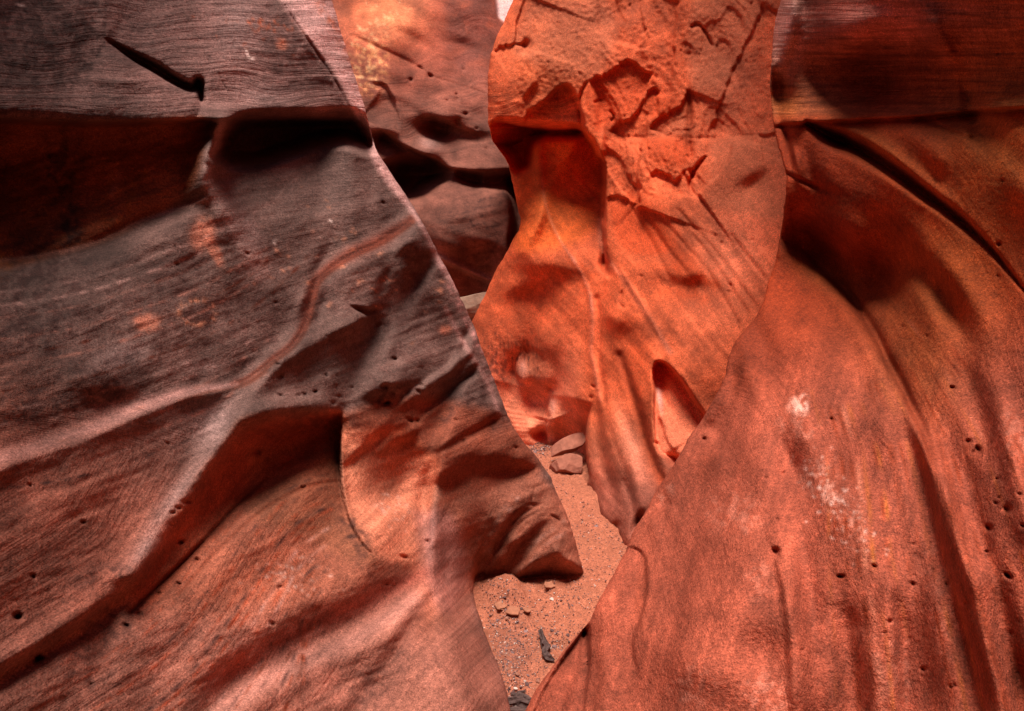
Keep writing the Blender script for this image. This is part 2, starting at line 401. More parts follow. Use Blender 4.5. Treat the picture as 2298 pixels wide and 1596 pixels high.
    r = random.Random(5)
    for k in range(70):
        x, y = r.choice([(760, 510, 90, 40), (1000, 690, 60, 60), (800, 640, 60, 40), (640, 590, 130, 60), (950, 660, 60, 30)])[0:2], 0
        cx, cy = x; s.tblob(cx + r.gauss(0, 60), cy + r.gauss(0, 42), r.uniform(2, 12), r.uniform(2, 4), np.array([0.66, 0.38, 0.28]), r.uniform(.3, .8), r.uniform(-50, 50), 3.0, ragged=n12)
    for k in range(60):
        s.tblob(640 + r.gauss(0, 60), 1295 + r.gauss(0, 22), r.uniform(3, 9), r.uniform(2, 4), WHITE * .85, r.uniform(.15, .5), r.uniform(-50, 50), 3.0, ragged=n12)
    for k in range(34):
        s.tblob(885 + r.gauss(0, 24), 1150 + r.gauss(0, 30), r.uniform(2, 10), r.uniform(2, 5), WHITE * .9, r.uniform(.1, .4), r.uniform(-80, 80), 3.0, ragged=n12)
    for k in range(46):
        s.tblob(590 + r.gauss(0, 60), 40 + abs(r.gauss(0, 35)), r.uniform(2, 9), r.uniform(2, 5), ORANGE * .85, r.uniform(.3, .7), r.uniform(60, 120), 3.0, ragged=n12)
    for (x, y, a, b, an) in [(742, 496, 4, 3, 30), (615, 545, 2, 7, -30), (555, 120, 12, 3, 70), (566, 132, 5, 3, 0), (46, 11, 12, 3, 10), (618, 540, 2, 3, 0)]:
        s.tblob(x, y, a, b, WHITE, .95, an, 4.0)
    # coloured seam winding up to the right
    seam = [(520, 862), (560, 845), (610, 805), (655, 770), (685, 720), (700, 660), (712, 625), (745, 596), (790, 568), (850, 540), (900, 508), (925, 488)]
    s.tline(seam, [5, 5, 6, 9, 12, 12, 16, 14, 8], RED * np.array([.7, .62, .66]), .55)
    s.tline([(p[0] + 9, p[1] + 5) for p in seam], [2.5, 3, 4], DEEP * 0.6, .6)
    s.tline(seam, [2.2, 2.6, 3.2], DEEP * 0.4, .85); s.tline([(p[0] + 5, p[1] + 9) for p in seam], [2, 2, 3], DEEP * 0.5, .5)
    s.tline([(-100, 1060), (60, 1010), (200, 962), (330, 908), (430, 877), (530, 862)], [30, 26, 22, 14, 6], np.array([0.62, 0.40, 0.37]), .55)
    s.tline([(400, 900), (470, 880), (545, 868), (600, 835)], 3, DEEP * .7, .4)
    # bevel beside the edge; pale tints paint the light it catches
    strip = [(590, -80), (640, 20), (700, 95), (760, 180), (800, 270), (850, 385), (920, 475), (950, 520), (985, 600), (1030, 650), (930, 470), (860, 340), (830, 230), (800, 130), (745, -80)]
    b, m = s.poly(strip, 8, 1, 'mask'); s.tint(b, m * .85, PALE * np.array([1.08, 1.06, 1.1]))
    s.tline([(700, -20), (760, 80), (800, 150)], [8, 14], ORANGE * 1.05, .35, ragged=n12)
    s.tline([(1010, 640), (1060, 740), (1100, 830), (1150, 920), (1190, 990)], [12, 10, 10, 9], MAUVE * 1.15, .6, ragged=n12)
    s.tline([(1000, 690), (1035, 760), (1085, 840), (1110, 900), (1120, 930)], [5, 7, 5], np.array([0.62, 0.40, 0.37]), .6)
    # fold lines
    s.tline([(-100, 600), (0, 585), (180, 555), (330, 492), (460, 448)], 5, np.array([0.62, 0.38, 0.32]), .6)
    r = random.Random(15)
    for k in range(16):                                          # thin curving laminae across the middle
        y0 = 640 + k * 30 + r.uniform(-9, 9); c = r.choice([PALE * .9, DEEP * .6, np.array([.52, .30, .25]), VARN])
        s.tline([(-100, y0 + 20), (150, y0 - 14), (330, y0 - 66), (470, y0 - 120), (600, y0 - 190 - k * 2), (700, y0 - 280 - k * 3)][:r.choice([4, 5, 6])], r.uniform(1.6, 3.2), c, r.uniform(.35, .8), ragged=n30)
    for k in range(22):                                          # laminae curving round the lower swell
        o = 40 + k * 21 + r.uniform(-6, 6); c = r.choice([DEEP * .6, PALE * .9, RED * .8, VARN])
        s.tline([(760 - k * 2, 960 + o * .9), (640 + o * .1, 990 + o), (540 + o * .3, 1075 + o), (430 + o * .4, 1210 + o), (300 + o * .4, 1370 + o), (60 + o * .3, 1540 + o)], r.uniform(1.6, 3.6), c, r.uniform(.35, .8), ragged=n30)
    for k in range(12):                                          # laminae of the flared foot
        c = r.choice([DEEP * .6, PALE * .85, RED * .6]); o = k * 13
        s.tline([(1150 + o, 1110 + o * .5), (1120 + o * .8, 1160 + o * .4), (1095 + o * .7, 1215 + o * .3), (1075 + o * .8, 1300)], r.uniform(1.6, 3.4), c, r.uniform(.35, .75), ragged=n30)
    # bedding in the base: streaks of red and grey rising to the right
    ang = V * 0.80 + U * 0.60
    bsel = sstep((V - 1000) / 200)
    st = s.noise(40, 21, 7, 0.55, -38)
    s.C *= (1 + 0.05 * st * bsel)[..., None]
    s.C *= (1 + 0.04 * s.noise(36, 22, 5, 0.6, -18) * (1 - bsel))[..., None]
    s.C *= (1 + 0.06 * n200 + 0.05 * n90)[..., None]

    # ---- relief: slopes
    # the ledge: lip, then a deep overhung recess
    lip = [(-110, 262), (0, 264), (120, 268), (250, 272), (440, 264), (600, 262), (700, 262), (792, 268), (840, 290)]
    b, D, S, P = s.path(lip, 760)
    d = D * S
    prof = sstep(d / 14) * np.exp(-(np.clip(d, 0, None) / 250) ** 1.6)
    endf = sstep((800 - U[b]) / 90)
    s.Hd[b] += 120 * prof * endf
    s.line([(-110, 232), (250, 240), (440, 236), (700, 240)], 22, .35)
    b, m = s.poly([(488, 345), (505, 292), (560, 268), (700, 264), (800, 268), (830, 330), (770, 312), (700, 318), (650, 338), (575, 362), (520, 362)], 26, 1, 'mask')
    s.Hd[b] += 230 * m
    b, m = s.poly([(-110, 270), (250, 276), (455, 268), (470, 310), (440, 420), (380, 460), (200, 540), (-110, 580)], 70, 1, 'mask')
    s.Hd[b] += 90 * m * sstep((520 - s.U[b]) / 300)
    ridge = [(498, 278), (486, 320), (470, 350), (462, 400), (474, 430), (505, 480), (545, 540), (580, 610)]
    s.line(ridge, [26, 32, 36, 44, 60], [-170, -120, -50, -10, 0], 'Hd'); s.tline(ridge, [12, 14, 18, 26], np.array([.56, .40, .37]), .55)  # pale tint paints the light the rib catches
    s.side([(455, 450), (330, 496), (180, 560), (0, 592), (-110, 600)], 30, .5, -1)
    s.line([(-110, 603), (0, 589), (180, 556), (330, 494), (460, 449)], 5, -5, 'Hd')
    s.side([(-110, 600), (0, 588), (180, 556), (330, 492), (455, 446)], 60, -.8, -1)
    # broken notch in the ledge
    s.line([(238, 88), (300, 128), (350, 155), (385, 177), (425, 196), (446, 190)], [2, 6, 10, 10, 9, 9], [10, 60, 80, 80, 80, 60], 'Hd')
    s.side([(238, 92), (300, 136), (350, 164), (385, 187), (425, 205), (455, 222)], 22, .8, 1)
    s.line([(444, 182), (450, 205), (452, 224)], 7, 60, 'Hd')
    s.line([(395, 0), (440, 80), (475, 140), (507, 200)], 1.8, 7, 'Hd')
    s.line([(395, -60), (440, 80), (507, 200)], 26, .12)
    s.line([(615, -20), (680, 75), (735, 155), (770, 215), (792, 262)], 3, [9, 12, 8], 'Hd')
    s.side([(612, -20), (680, 78), (732, 158), (768, 218), (790, 270)], 30, -.35, 1)
    s.line([(716, -20), (742, 35), (770, 95)], 2.6, 9, 'Hd')
    s.line([(440, 262), (452, 240), (448, 222)], 3, 8, 'Hd')
    s.line([(806, 262), (800, 225), (770, 165)], 2, 5, 'Hd')
    s.blob(150, 60, 120, 90, -.25); s.blob(120, 210, 120, 40, .25); s.blob(360, 110, 90, 70, .12); s.blob(330, 215, 90, 25, .1)
    s.line([(225, -20), (222, 60), (250, 120), (290, 180), (330, 230)], [14, 20], [-.1, -.25, -.1])
    s.line([(260, 60), (300, 110), (280, 180)], 26, .12)
    # upper middle bowl and blades
    s.blob(640, 430, 120, 80, .18); s.blob(560, 450, 60, 60, .2); s.blob(440, 560, 100, 50, -.12)
    s.blob(250, 640, 160, 60, .12); s.blob(250, 800, 80, 40, .4); s.blob(230, 880, 110, 26, -.5, 6); s.blob(60, 930, 100, 26, -.3, -10)
    s.line([(-110, 1065), (60, 1014), (200, 966), (330, 912), (430, 880), (530, 864), (600, 838), (650, 790)], [26, 24, 20, 12, 8], [.6, .6, .7, .6, .2])
    s.side([(-110, 1085), (60, 1034), (200, 984), (330, 926), (430, 890), (530, 870)], 30, -.45, 1)
    s.line(seam, [6, 8, 8], [2, 5, 5], 'Hd'); s.line([(p[0] - 8, p[1] - 8) for p in seam], [6, 10, 14], [.2, .5, .3]); s.line([(p[0] + 16, p[1] + 12) for p in seam[3:]], [10, 16], .3)
    step_e = [(905, 520), (898, 545), (880, 580), (862, 620), (846, 680), (800, 720), (745, 744), (695, 775), (640, 806), (592, 850), (540, 925)]
    s.side(step_e, [60, 70, 80, 60], [-.7, -.65, -.6, -.4], -1, 14)
    s.side(step_e, [30, 40, 40], [.3, .35, .2], 1, 8)
    s.line([(786, 686), (805, 694), (825, 700), (842, 694)], [2, 5, 7, 5], [10, 40, 50, 20], 'Hd')
    s.line([(780, 680), (805, 685), (830, 690)], 5, .6)
    s.blob(935, 575, 22, 55, -.45, -28); s.blob(990, 640, 34, 18, .5, 30); s.blob(925, 720, 60, 60, .25); s.blob(890, 800, 90, 50, .4, -12); s.blob(1000, 790, 30, 26, .2)
    s.line([(985, 590), (945, 640), (905, 700), (880, 760)], 16, .4); s.line([(905, 610), (880, 680), (850, 740)], 14, -.3)
    s.blob(870, 880, 60, 16, -.8, -12); s.blob(720, 900, 90, 22, .15, -8); s.blob(620, 900, 60, 20, .25, -18)
    # light and dark ribs falling to the left
    s.line([(1040, 760), (1030, 800), (1000, 826), (950, 860), (910, 890)], 6, .7); s.line([(1052, 800), (1020, 838), (960, 880), (900, 915)], 8, -.6)
    s.line([(1065, 822), (1010, 870), (962, 902)], 8, -.7); s.line([(1058, 848), (1000, 892), (930, 950)], 7, .6)
    s.line([(1117, 932), (1033, 980), (982, 1012)], 8, -.7); s.line([(1105, 950), (1030, 995), (960, 1030)], 8, .3)
    s.line([(930, 975), (850, 1020)], 8, -.35); s.line([(865, 960), (800, 1020), (775, 1040)], 8, -.4)
    # great arch: sharp shadowed overhang falling to the lower left
    arch = [(768, 922), (700, 918), (640, 922), (575, 932), (530, 950), (500, 1000), (432, 1088), (372, 1190), (308, 1288), (200, 1368), (100, 1430), (-110, 1560)]
    s.side(arch, [40, 90, 90, 60, 46, 36, 22], [-2.2, -2.2, -1.4, -.7, -.4, -.3, -.25], -1, 28)
    s.side(arch, [40, 50, 60, 60], [.1, .3, .3, .25, .1], 1, 26)
    s.line([(755, 960), (690, 985), (600, 1040), (520, 1130), (440, 1230)], [30, 36, 40, 30], [30, 40, 20, 4], 'Hd')
    s.line([(680, 1060), (600, 1110), (520, 1200), (440, 1290), (330, 1400)], 40, .35)
    s.line([(600, 1076), (534, 1132), (457, 1216), (381, 1292), (293, 1374)], [2.5, 4.5, 6, 5], [4, 16, 22, 16], 'Hd'); s.tline([(600, 1074), (534, 1132), (457, 1216), (381, 1292), (293, 1374)], [3, 6, 7], DEEP * .45, .7)
    s.line([(763, 1079), (720, 1084), (678, 1095), (595, 1140), (515, 1208), (457, 1269), (400, 1335)], [3, 4, 4, 3], [8, 14, 10, 4], 'Hd'); s.tline([(763, 1079), (720, 1084), (678, 1095), (595, 1140), (515, 1208), (457, 1269), (400, 1335)], 3, DEEP * .6, .5)
    s.line([(763, 1068), (678, 1084), (595, 1128), (515, 1196)], 10, .25)
    s.blob(280, 1300, 34, 16, -1.2, -10); s.line([(305, 1305), (200, 1385), (100, 1448), (-40, 1530)], 14, -.7); s.line([(230, 1400), (120, 1470), (0, 1550)], 18, .4)
    # the lit bowl with its knife edge
    edge = [(766, 922), (764, 960), (763, 1010), (764, 1060), (770, 1112), (785, 1168), (815, 1220), (850, 1252)]
    s.side(edge, [70, 80, 90, 70, 50, 30], [70, 105, 110, 84, 54, 26, 0], 1, 2.0, 'Hd')
    s.side(edge, [40, 50, 60, 40], [-.3, -.3, .1, .2], -1, 3)
    bowl(s); s.blob(866, 1150, 58, 50, 1.8, -30); s.blob(845, 985, 60, 36, -.1, -25); s.blob(830, 1060, 40, 50, .1); s.blob(905, 1215, 44, 30, .3)
    s.line([(955, 1000), (940, 1060), (938, 1130), (948, 1200)], 16, .35)
    s.line([(985, 1020), (968, 1090), (962, 1160), (970, 1230)], 16, -.8)
    s.blob(1015, 1060, 40, 16, -.7, -25); s.blob(1130, 1040, 56, 16, -1.1, 8); s.blob(1175, 1046, 30, 10, -.6); s.line([(1180, 1060), (1090, 1085), (1010, 1125), (985, 1180)], 30, .3)
    s.blob(1080, 985, 70, 22, .35, -15); s.blob(960, 975, 50, 18, .4, -30)
    s.blob(1080, 1140, 70, 40, .3, -20)
    # swelling base: dark trough, pale crest
    s.line([(960, 1270), (900, 1300), (876, 1316), (800, 1352), (700, 1400), (600, 1458), (500, 1520), (380, 1620)], [36, 44, 48, 44], [-.3, -.4, -.4, -.35])
    s.line([(930, 1345), (880, 1380), (800, 1432), (724, 1467), (600, 1525), (500, 1590), (440, 1650)], [20, 30, 34, 30], [.4, 1.0, 1.1, .8])
    s.line([(950, 1330), (880, 1368), (800, 1418), (724, 1452), (600, 1510), (500, 1576), (440, 1636)], 34, [-6, -22, -26, -22, -14], 'Hd')
    s.blob(690, 1300, 150, 46, .45, -25); s.blob(880, 1310, 30, 20, -.4)
    s.line([(950, 1340), (925, 1380), (885, 1440), (830, 1540), (800, 1620)], [14, 26, 40], [-.5, -.5, -.5])
    s.blob(700, 1560, 110, 40, .25, -30); s.blob(880, 1560, 50, 70, .2)
    s.line([(985, 1180), (985, 1240), (1005, 1330), (1030, 1420), (1070, 1560)], [16, 18, 26], [.7, .7, .4]); s.line([(1003, 1260), (1008, 1320), (1020, 1375)], 5, -.4)
    s.line([(1040, 1225), (1030, 1290), (1050, 1380), (1090, 1480)], 16, .45); s.line([(965, 1280), (975, 1350), (980, 1420)], 12, -.35)
    # rounded front buttress standing before the hollow
    fb = [(1120, 1165), (1088, 1200), (1070, 1250), (1063, 1300), (1066, 1350), (1082, 1400), (1105, 1455), (1126, 1510), (1148, 1600), (1160, 1680)]
    s.side(fb, [50, 70, 120, 200, 260, 300, 300], [6, 22, 60, 120, 190, 240, 280], -1, 3, 'Hd')
    s.side(fb, [30, 34, 36, 40], [10, 18, 22, 22], 1, 4, 'Hd')
    # ribs of the hollow
    for pts, a in [([(1195, 1130), (1162, 1152), (1116, 1198), (1084, 1256)], -.4), ([(1215, 1146), (1166, 1182), (1122, 1230), (1092, 1278)], .3), ([(1225, 1170), (1180, 1206), (1136, 1256), (1100, 1290)], -.35),
                   ([(1240, 1200), (1200, 1230), (1160, 1276)], .35)]:
        s.line(pts, [5, 9, 6], a)
    for k in range(5):
        s.line([(1215 - k * 8, 1130 + k * 11), (1165 - k * 9, 1160 + k * 15), (1120 - k * 8, 1210 + k * 15), (1090 - k * 1, 1262 + k * 10)], 2.6, 4.0 * (-1) ** k, 'Hd')
    s.poly([(1246, 1236), (1228, 1246), (1200, 1256), (1170, 1290), (1150, 1310), (1290, 1300), (1330, 1290)], 5, -1.1)
    s.line([(1170, 1290), (1175, 1264), (1200, 1252), (1225, 1246), (1246, 1234)], 3, 5, 'Hd')
    s.line([(1212, 1060), (1240, 1130), (1246, 1232), (1300, 1278)], 14, -8, 'Hd')
    s.blob(1078, 1297, 14, 10, 60, -35, 'Hd'); s.line([(1084, 1300), (1072, 1312), (1064, 1330)], 5, 30, 'Hd')
    s.line([(1238, 1157), (1253, 1166), (1272, 1187)], 2.2, 10, 'Hd'); s.line([(1190, 1132), (1198, 1110), (1206, 1090)], 3, 7, 'Hd')
    s.line([(1162, 1151), (1180, 1134), (1200, 1132)], 3, 6, 'Hd')
    # pits
    for (x, y, q) in [(622, 818, 5), (629, 846, 6), (645, 860, 3), (629, 888, 6), (570, 867, 4), (671, 888, 4), (682, 885, 4), (708, 880, 4), (712, 893, 4), (731, 843, 3), (555, 569, 4), (619, 679, 4), (397, 593, 3.5), (204, 800, 3),
                      (810, 774, 5), (886, 806, 5), (733, 843, 4), (707, 880, 4), (864, 868, 9), (880, 880, 5), (895, 868, 5), (938, 878, 6), (947, 865, 5), (920, 943, 7), (937, 945, 5), (1023, 943, 4.5), (847, 730, 6), (867, 905, 9), (850, 900, 5),
                      (67, 1089, 5), (186, 1172, 5), (74, 1293, 6), (40, 1384, 9), (388, 1151, 7), (400, 1140, 6), (420, 1126, 9), (404, 1217, 7), (442, 1257, 7), (402, 1310, 6), (356, 1332, 6), (310, 1376, 7), (284, 1404, 7), (575, 1014, 12), (512, 1237, 3.5), (629, 1318, 6),
                      (611, 1400, 6), (680, 1094, 6), (86, 1478, 9), (76, 1486, 7), (204, 1393, 4), (375, 995, 5), (936, 1195, 4), (906, 1250, 8), (958, 1216, 6), (889, 1438, 3), (883, 1470, 3), (868, 1310, 5), (204, 1535, 4), (470, 1568, 3), (110, 1010, 4), (60, 1000, 3),
                      (748, 905, 4), (760, 890, 3), (680, 905, 3), (790, 870, 4), (1040, 990, 4), (1158, 1005, 4), (1165, 965, 3), (325, 900, 3), (90, 780, 3), (930, 560, 3), (860, 455, 4), (850, 375, 4)]:
        s.pit(x, y, q)
    r = random.Random(11)
    for k in range(150):
        x, y = r.choice([(r.uniform(0, 1000), r.uniform(600, 1590)), (r.gauss(720, 90), r.gauss(870, 40)), (r.gauss(900, 60), r.gauss(1480, 70))])
        s.pit(x, y, r.uniform(1.6, 3.2), .8)
    # lamination of the upper bed, faint bedding elsewhere, weathering
    s.Q = V + 0.05 * U * 0 + 6 * n200
    msk = np.maximum(sstep((278 - V) / 26), 0) * (0.55 + 0.3 * sstep((V - 60) / 100))
    beds(s, msk, [(7, .8), (17, 1.0), (40, 1.0)], 31, 2.4); s.L += msk
    Qd = V * 0.82 + U * 0.57 + 14 * n200
    low = sstep((V - 900) / 120)
    _, Da, Sa, Pa = s.path(arch[3:] + [(-400, 1700)], 4000)
    s.Q = np.where(V < 290, V * 1.0, 290 + (V - 290) * 0.93 + U * 0.32 * sstep((V - 290) / 300)) + 5 * n200
    s.Q = s.Q * (1 - low) + (Da * Sa * -1 + 900) * low; s.L += sstep((V - 285) / 10) * (.12 + .06 * low)
    s.C *= .93 * (1 - .3 * sstep((460 - U) / 460))[..., None]  # darker varnish plus a painted brightness fall-off towards the left
    s.Hd += 0.9 * s.noise(30, 41, 5, 0.7, -22) * sstep((V - 280) / 60) + 1.3 * s.noise(60, 42) * sstep((V - 280) / 60) + 4 * s.noise(230, 43)
    s.Hd += 0.28 * s.noise(7, 44) + 0.6 * s.noise(16, 45) * 0.6
    s.T += 0.04 * s.noise(110, 46, 3, 0.8, -30)
    s.solve(0.45, 520, 1.15)
    sil = curve([(650, -1100), (742, -60), (745, 0), (762, 60), (781, 120), (800, 180), (815, 225), (832, 285), (842, 330), (862, 366), (896, 415), (925, 455), (955, 508), (985, 570), (1012, 620), (1040, 680), (1062, 728), (1085, 790),
                 (1110, 850), (1130, 905), (1152, 958), (1180, 998), (1210, 1032), (1236, 1068), (1252, 1105), (1272, 1150), (1288, 1200), (1298, 1240), (1313, 1286), (1316, 1320), (1316, 2100)])
    rad = ([-1100, 0, 100, 250, 400, 600, 900, 1000, 1100, 1250, 1300, 2000], [110, 80, 74, 44, 36, 30, 22, 26, 40, 60, 30, 30])
    ctrl = [(-900, 0, .95), (-900, 900, .85), (-900, 1700, .8), (0, 0, 1.82), (0, 420, 1.75), (0, 800, 1.5), (0, 1200, 1.3), (0, 1596, 1.2), (0, 2000, 1.1), (300, -60, 2.16), (300, 150, 2.02), (300, 250, 1.95), (0, 250, 1.68), (300, 700, 1.85), (300, 1596, 1.42), (600, -60, 2.66), (600, 100, 2.5), (600, 250, 2.4), (600, 550, 2.3),
            (600, 1000, 2.15), (600, 1596, 1.68), (742, 0, 2.85), (842, 330, 2.9), (955, 500, 2.98), (1060, 728, 3.1), (1180, 998, 3.2), (1250, 1110, 3.24), (1308, 1284, 3.29), (1250, 1285, 3.24), (1190, 1292, 3.20), (1130, 1304, 3.17), (1085, 1312, 3.1),
            (1150, 1420, 3.15), (1300, 1500, 3.4), (1000, 1330, 2.55), (900, 900, 2.7), (900, 1200, 2.45), (1060, 1440, 2.36), (1120, 1560, 2.16), (850, 1560, 1.95), (-900, -900, .95), (-300, -900, 1.35), (300, -900, 2.2), (650, -900, 3.0), (-900, -1900, 1.0), (0, -1900, 1.8), (650, -1900, 3.2), (1150, 2000, 2.0)]
    us = np.concatenate([spaced(0, .34, 1.0, 1.0, .0021, 40)])
    us = us[us >= 0]
    vs = spaced(-1900, -30, 1630, 1900, 3.0, 44)
    back = [(.02, 1), (.06, 3), (.14, 8), (.3, 22), (.6, 60), (1.0, 130)]
    ext = [(-1.45, .45, .8), (-1.5, 0, .6), (-1.35, -.7, .4), (-1.5, -1.5, .2), (-1.3, -2.4, .1), (-1.0, -3.2, 0), (-.3, -3.9, 0), (.6, -4.3, 0), (1.6, -4.4, 0)]
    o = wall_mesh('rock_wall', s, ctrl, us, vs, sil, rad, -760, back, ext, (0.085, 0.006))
    return tag(o, 'large mauve and brown sandstone wall on the left with dark varnish stains', 'rock wall')

# ================================================================== RIGHT WALL
def build_right():
    s = Layer(1100, 2400, -80, 1660)
    U, V = s.U, s.V
    n30, n90, n200, n12 = s.noise(34, 51), s.noise(95, 52), s.noise(220, 53), s.noise(13, 54)
    low = sstep((V - 620 + (U - 1700) * 0.1) / 330)[..., None]
    s.C[:] = (DEEP * 1.05) * (1 - low) + np.array([.45, .19, .135]) * low
    topb = sstep((268 - V) / 20) ; s.tint((slice(None), slice(None)), topb * .7, np.array([.44, .215, .14]))
    def area(pts, soft, col, k=1.0):
        b, m = s.poly(pts, soft, 1, 'mask'); s.tint(b, m * k, col)
    s.tblob(2250, 300, 160, 260, OCHRE * 1.0, .8); s.tblob(2080, 640, 170, 160, OCHRE, .55, 50); s.tblob(1960, 330, 130, 40, OCHRE, .6, 32); s.tblob(2060, 830, 80, 110, OCHRE, .4, -20)
    s.tblob(1930, 40, 240, 75, MAUVE * np.array([1.1, .95, .9]), .8); s.tblob(1765, 60, 36, 110, PALE, .85, 8)  # pale blob at the edge paints the lit bevel
    s.tblob(1762, 235, 40, 34, OCHRE * 1.1, .8); s.tblob(1850, 620, 90, 30, OCHRE, .5, 30)
    rag = np.clip(n30 * 0.6 + n12 * 0.5, -1.2, 1.6)
    for (x, y, rx, ry, a, k) in [(1640, 860, 30, 70, 30, .6), (1700, 830, 26, 90, -25, .45), (1590, 1040, 24, 40, 30, .35), (1500, 1080, 60, 14, -55, .4), (2240, 1200, 46, 120, -10, .35), (2290, 1480, 40, 120, 0, .55), (1440, 1330, 14, 70, 8, .45), (2200, 1010, 26, 16, -40, .5), (1890, 1296, 16, 12, 0, .7),
                                 (2130, 800, 40, 60, 0, .2), (1960, 600, 46, 70, -20, .45), (2080, 160, 90, 60, 10, .45), (1940, 140, 80, 60, 0, .45)]:
        s.tblob(x, y, rx, ry, DEEP * .7, k * .55, a, ragged=.5 + .5 * rag)
    for (x, y, rx, ry, a, k) in [(1795, 905, 20, 24, 50, .95), (1802, 920, 12, 14, 0, .8), (1840, 1075, 30, 60, -30, .45), (1870, 1120, 50, 26, 35, .4), (1925, 1165, 24, 26, 20, .5), (1930, 1215, 12, 26, 30, .5), (1790, 960, 40, 30, 20, .25), (1650, 1150, 60, 50, 20, .22), (2280, 980, 40, 60, 0, .25), (1490, 1110, 30, 14, -50, .3),
                                 (1555, 1540, 50, 40, 0, .3), (1720, 1560, 50, 50, 0, .3), (1700, 1300, 30, 40, 0, .2), (2000, 1500, 60, 90, 0, .18), (2110, 1350, 40, 130, -10, .15)]:
        s.tblob(x, y, rx, ry, WHITE * np.array([.95, .8, .75]), k * .7, a, ragged=rag, lo=.12)
    r = random.Random(6)
    for k in range(110):
        t = r.random(); x = 1815 + 130 * t + r.gauss(0, 22); y = 1030 + 200 * t + r.gauss(0, 26)
        s.tblob(x, y, r.uniform(2, 7), r.uniform(2, 4), WHITE * .92, r.uniform(.2, .6), r.uniform(-60, 60), 3.0, ragged=n12)
    s.C *= (1 + 0.04 * s.noise(34, 61, .55, 7, 0 + 14) * low[..., 0])[..., None]
    s.C *= (1 + 0.05 * n200 + 0.035 * n90 + 0.03 * s.noise(50, 62))[..., None]
    crest = [(1740, 545), (1790, 572), (1852, 629), (1903, 680), (1953, 757), (1980, 814), (2007, 858), (2038, 926), (2071, 1004), (2101, 1120), (2130, 1254), (2166, 1368), (2204, 1521), (2230, 1640)]
    s.tline([(p[0] + 8, p[1] - 2) for p in crest[2:]], [8, 12, 12], DEEP * .75, .45)
    for dx in (40, 95):
        s.tline([(p[0] + dx, p[1] - 2) for p in crest[5:]], 8, DEEP * .9, .3)

    r = random.Random(16)
    for k in range(26):
        dx = -330 + k * 26 + r.uniform(-8, 8); c = r.choice([DEEP * .7, np.array([.60, .32, .24]), DEEP * .9, OCHRE])
        q = crest[3:] if dx > 60 else crest[6:]
        s.tline([(p[0] + dx * (.35 + .65 * (p[1] - 540) / 1000) , p[1] - dx * .06) for p in q], r.uniform(2, 7), c, r.uniform(.25, .6), ragged=n90)
    # ---- relief
    ledge = [(1728, 284), (1760, 280), (1812, 276), (1920, 270), (2055, 263), (2156, 253), (2298, 243), (2420, 235)]
    s.side(ledge, [260, 300], [16, 50, 66, 56], 1, 4, 'Hd')
    s.line([(p[0], p[1] + 4) for p in ledge], [3, 4, 6, 10], [9, 11, 12, 14], 'Hd')
    s.line([(1740, 262), (1900, 246), (2150, 232), (2420, 214)], 12, .25)
    # big scoops in the upper bed
    s.blob(1990, 150, 150, 70, -1.0, 6); s.blob(1930, 110, 60, 40, -.8, -30); s.blob(2010, 160, 210, 110, 120, 6, 'Hd', p=2.4); s.blob(1910, 50, 60, 40, .4, -30); s.blob(2050, 20, 180, 30, .5)
    s.blob(1850, 60, 60, 60, .5); s.line([(2100, 110), (2138, 140), (2160, 195), (2165, 240)], 16, -.8); s.line([(2190, 90), (2210, 180), (2220, 230)], 40, .3)
    s.blob(1735, 190, 14, 60, -1.4); s.blob(1765, 235, 28, 22, .9); s.blob(1825, 180, 30, 60, -.2); s.line([(1795, -60), (1790, 60), (1765, 130), (1750, 180)], 14, -.5); s.line([(1765, -60), (1755, 60), (1742, 130)], 16, .8)
    # long black groove
    gr = [(1812, 277), (1830, 288), (1869, 307), (1936, 337), (2004, 380), (2071, 430), (2139, 481), (2190, 526), (2223, 558), (2260, 603), (2298, 650), (2380, 750)]
    s.line(gr, [6, 18, 17, 15, 13, 10, 7, 5, 4, 3], [40, 170, 170, 150, 120, 80, 44, 28, 20, 16], 'Hd')
    s.side(gr, [60, 80, 70, 60], [-26, -26, -20, -10, -6], -1, 4, 'Hd')
    s.line([(1880, 290), (1960, 325), (2040, 378), (2110, 430)], 20, .7); s.line([(2000, 290), (2060, 330), (2110, 380)], 26, -.35); s.line([(2160, 290), (2230, 330), (2320, 420)], 30, .4)
    s.line([(2060, 268), (2100, 280), (2150, 300), (2182, 312)], [6, 5, 3], [10, 14, 8], 'Hd')
    s.line([(1850, 360), (1960, 420), (2060, 500), (2120, 580)], 36, .3); s.line([(1840, 470), (1930, 500), (2010, 560), (2070, 620)], 30, .3)
    # nib on the edge
    s.line([(1764, 388), (1790, 402), (1830, 420), (1900, 440)], [4, 5, 10], [12, 14, 2], 'Hd'); s.line([(1770, 310), (1782, 350), (1782, 385)], 7, .8); s.line([(1800, 310), (1805, 380)], 16, -.3)
    s.blob(1800, 480, 60, 50, -.8, 20); s.blob(1800, 450, 60, 90, 30, 0, 'Hd')
    # the dark eye hollow above the crest
    s.blob(1950, 595, 60, 56, -1.5, 50); s.blob(1965, 590, 95, 60, 90, 48, 'Hd'); s.blob(1840, 545, 90, 30, -.9, 22); s.blob(1860, 540, 90, 36, 40, 25, 'Hd')
    s.line(crest, [10, 14, 18, 20, 22, 24], [.4, .9, 1.2, 1.0, .8, .6]); s.line(crest, 26, [-4, -10, -14, -10, -8], 'Hd')
    s.line([(p[0] + 14, p[1] - 8) for p in crest], [8, 9, 10, 12], [6, 16, 20, 16, 12], 'Hd')
    s.side([(p[0] + 4, p[1] - 2) for p in crest[1:]], [60, 90, 90, 40], [8, 22, 26, 14, 8, 6], -1, 8, 'Hd')
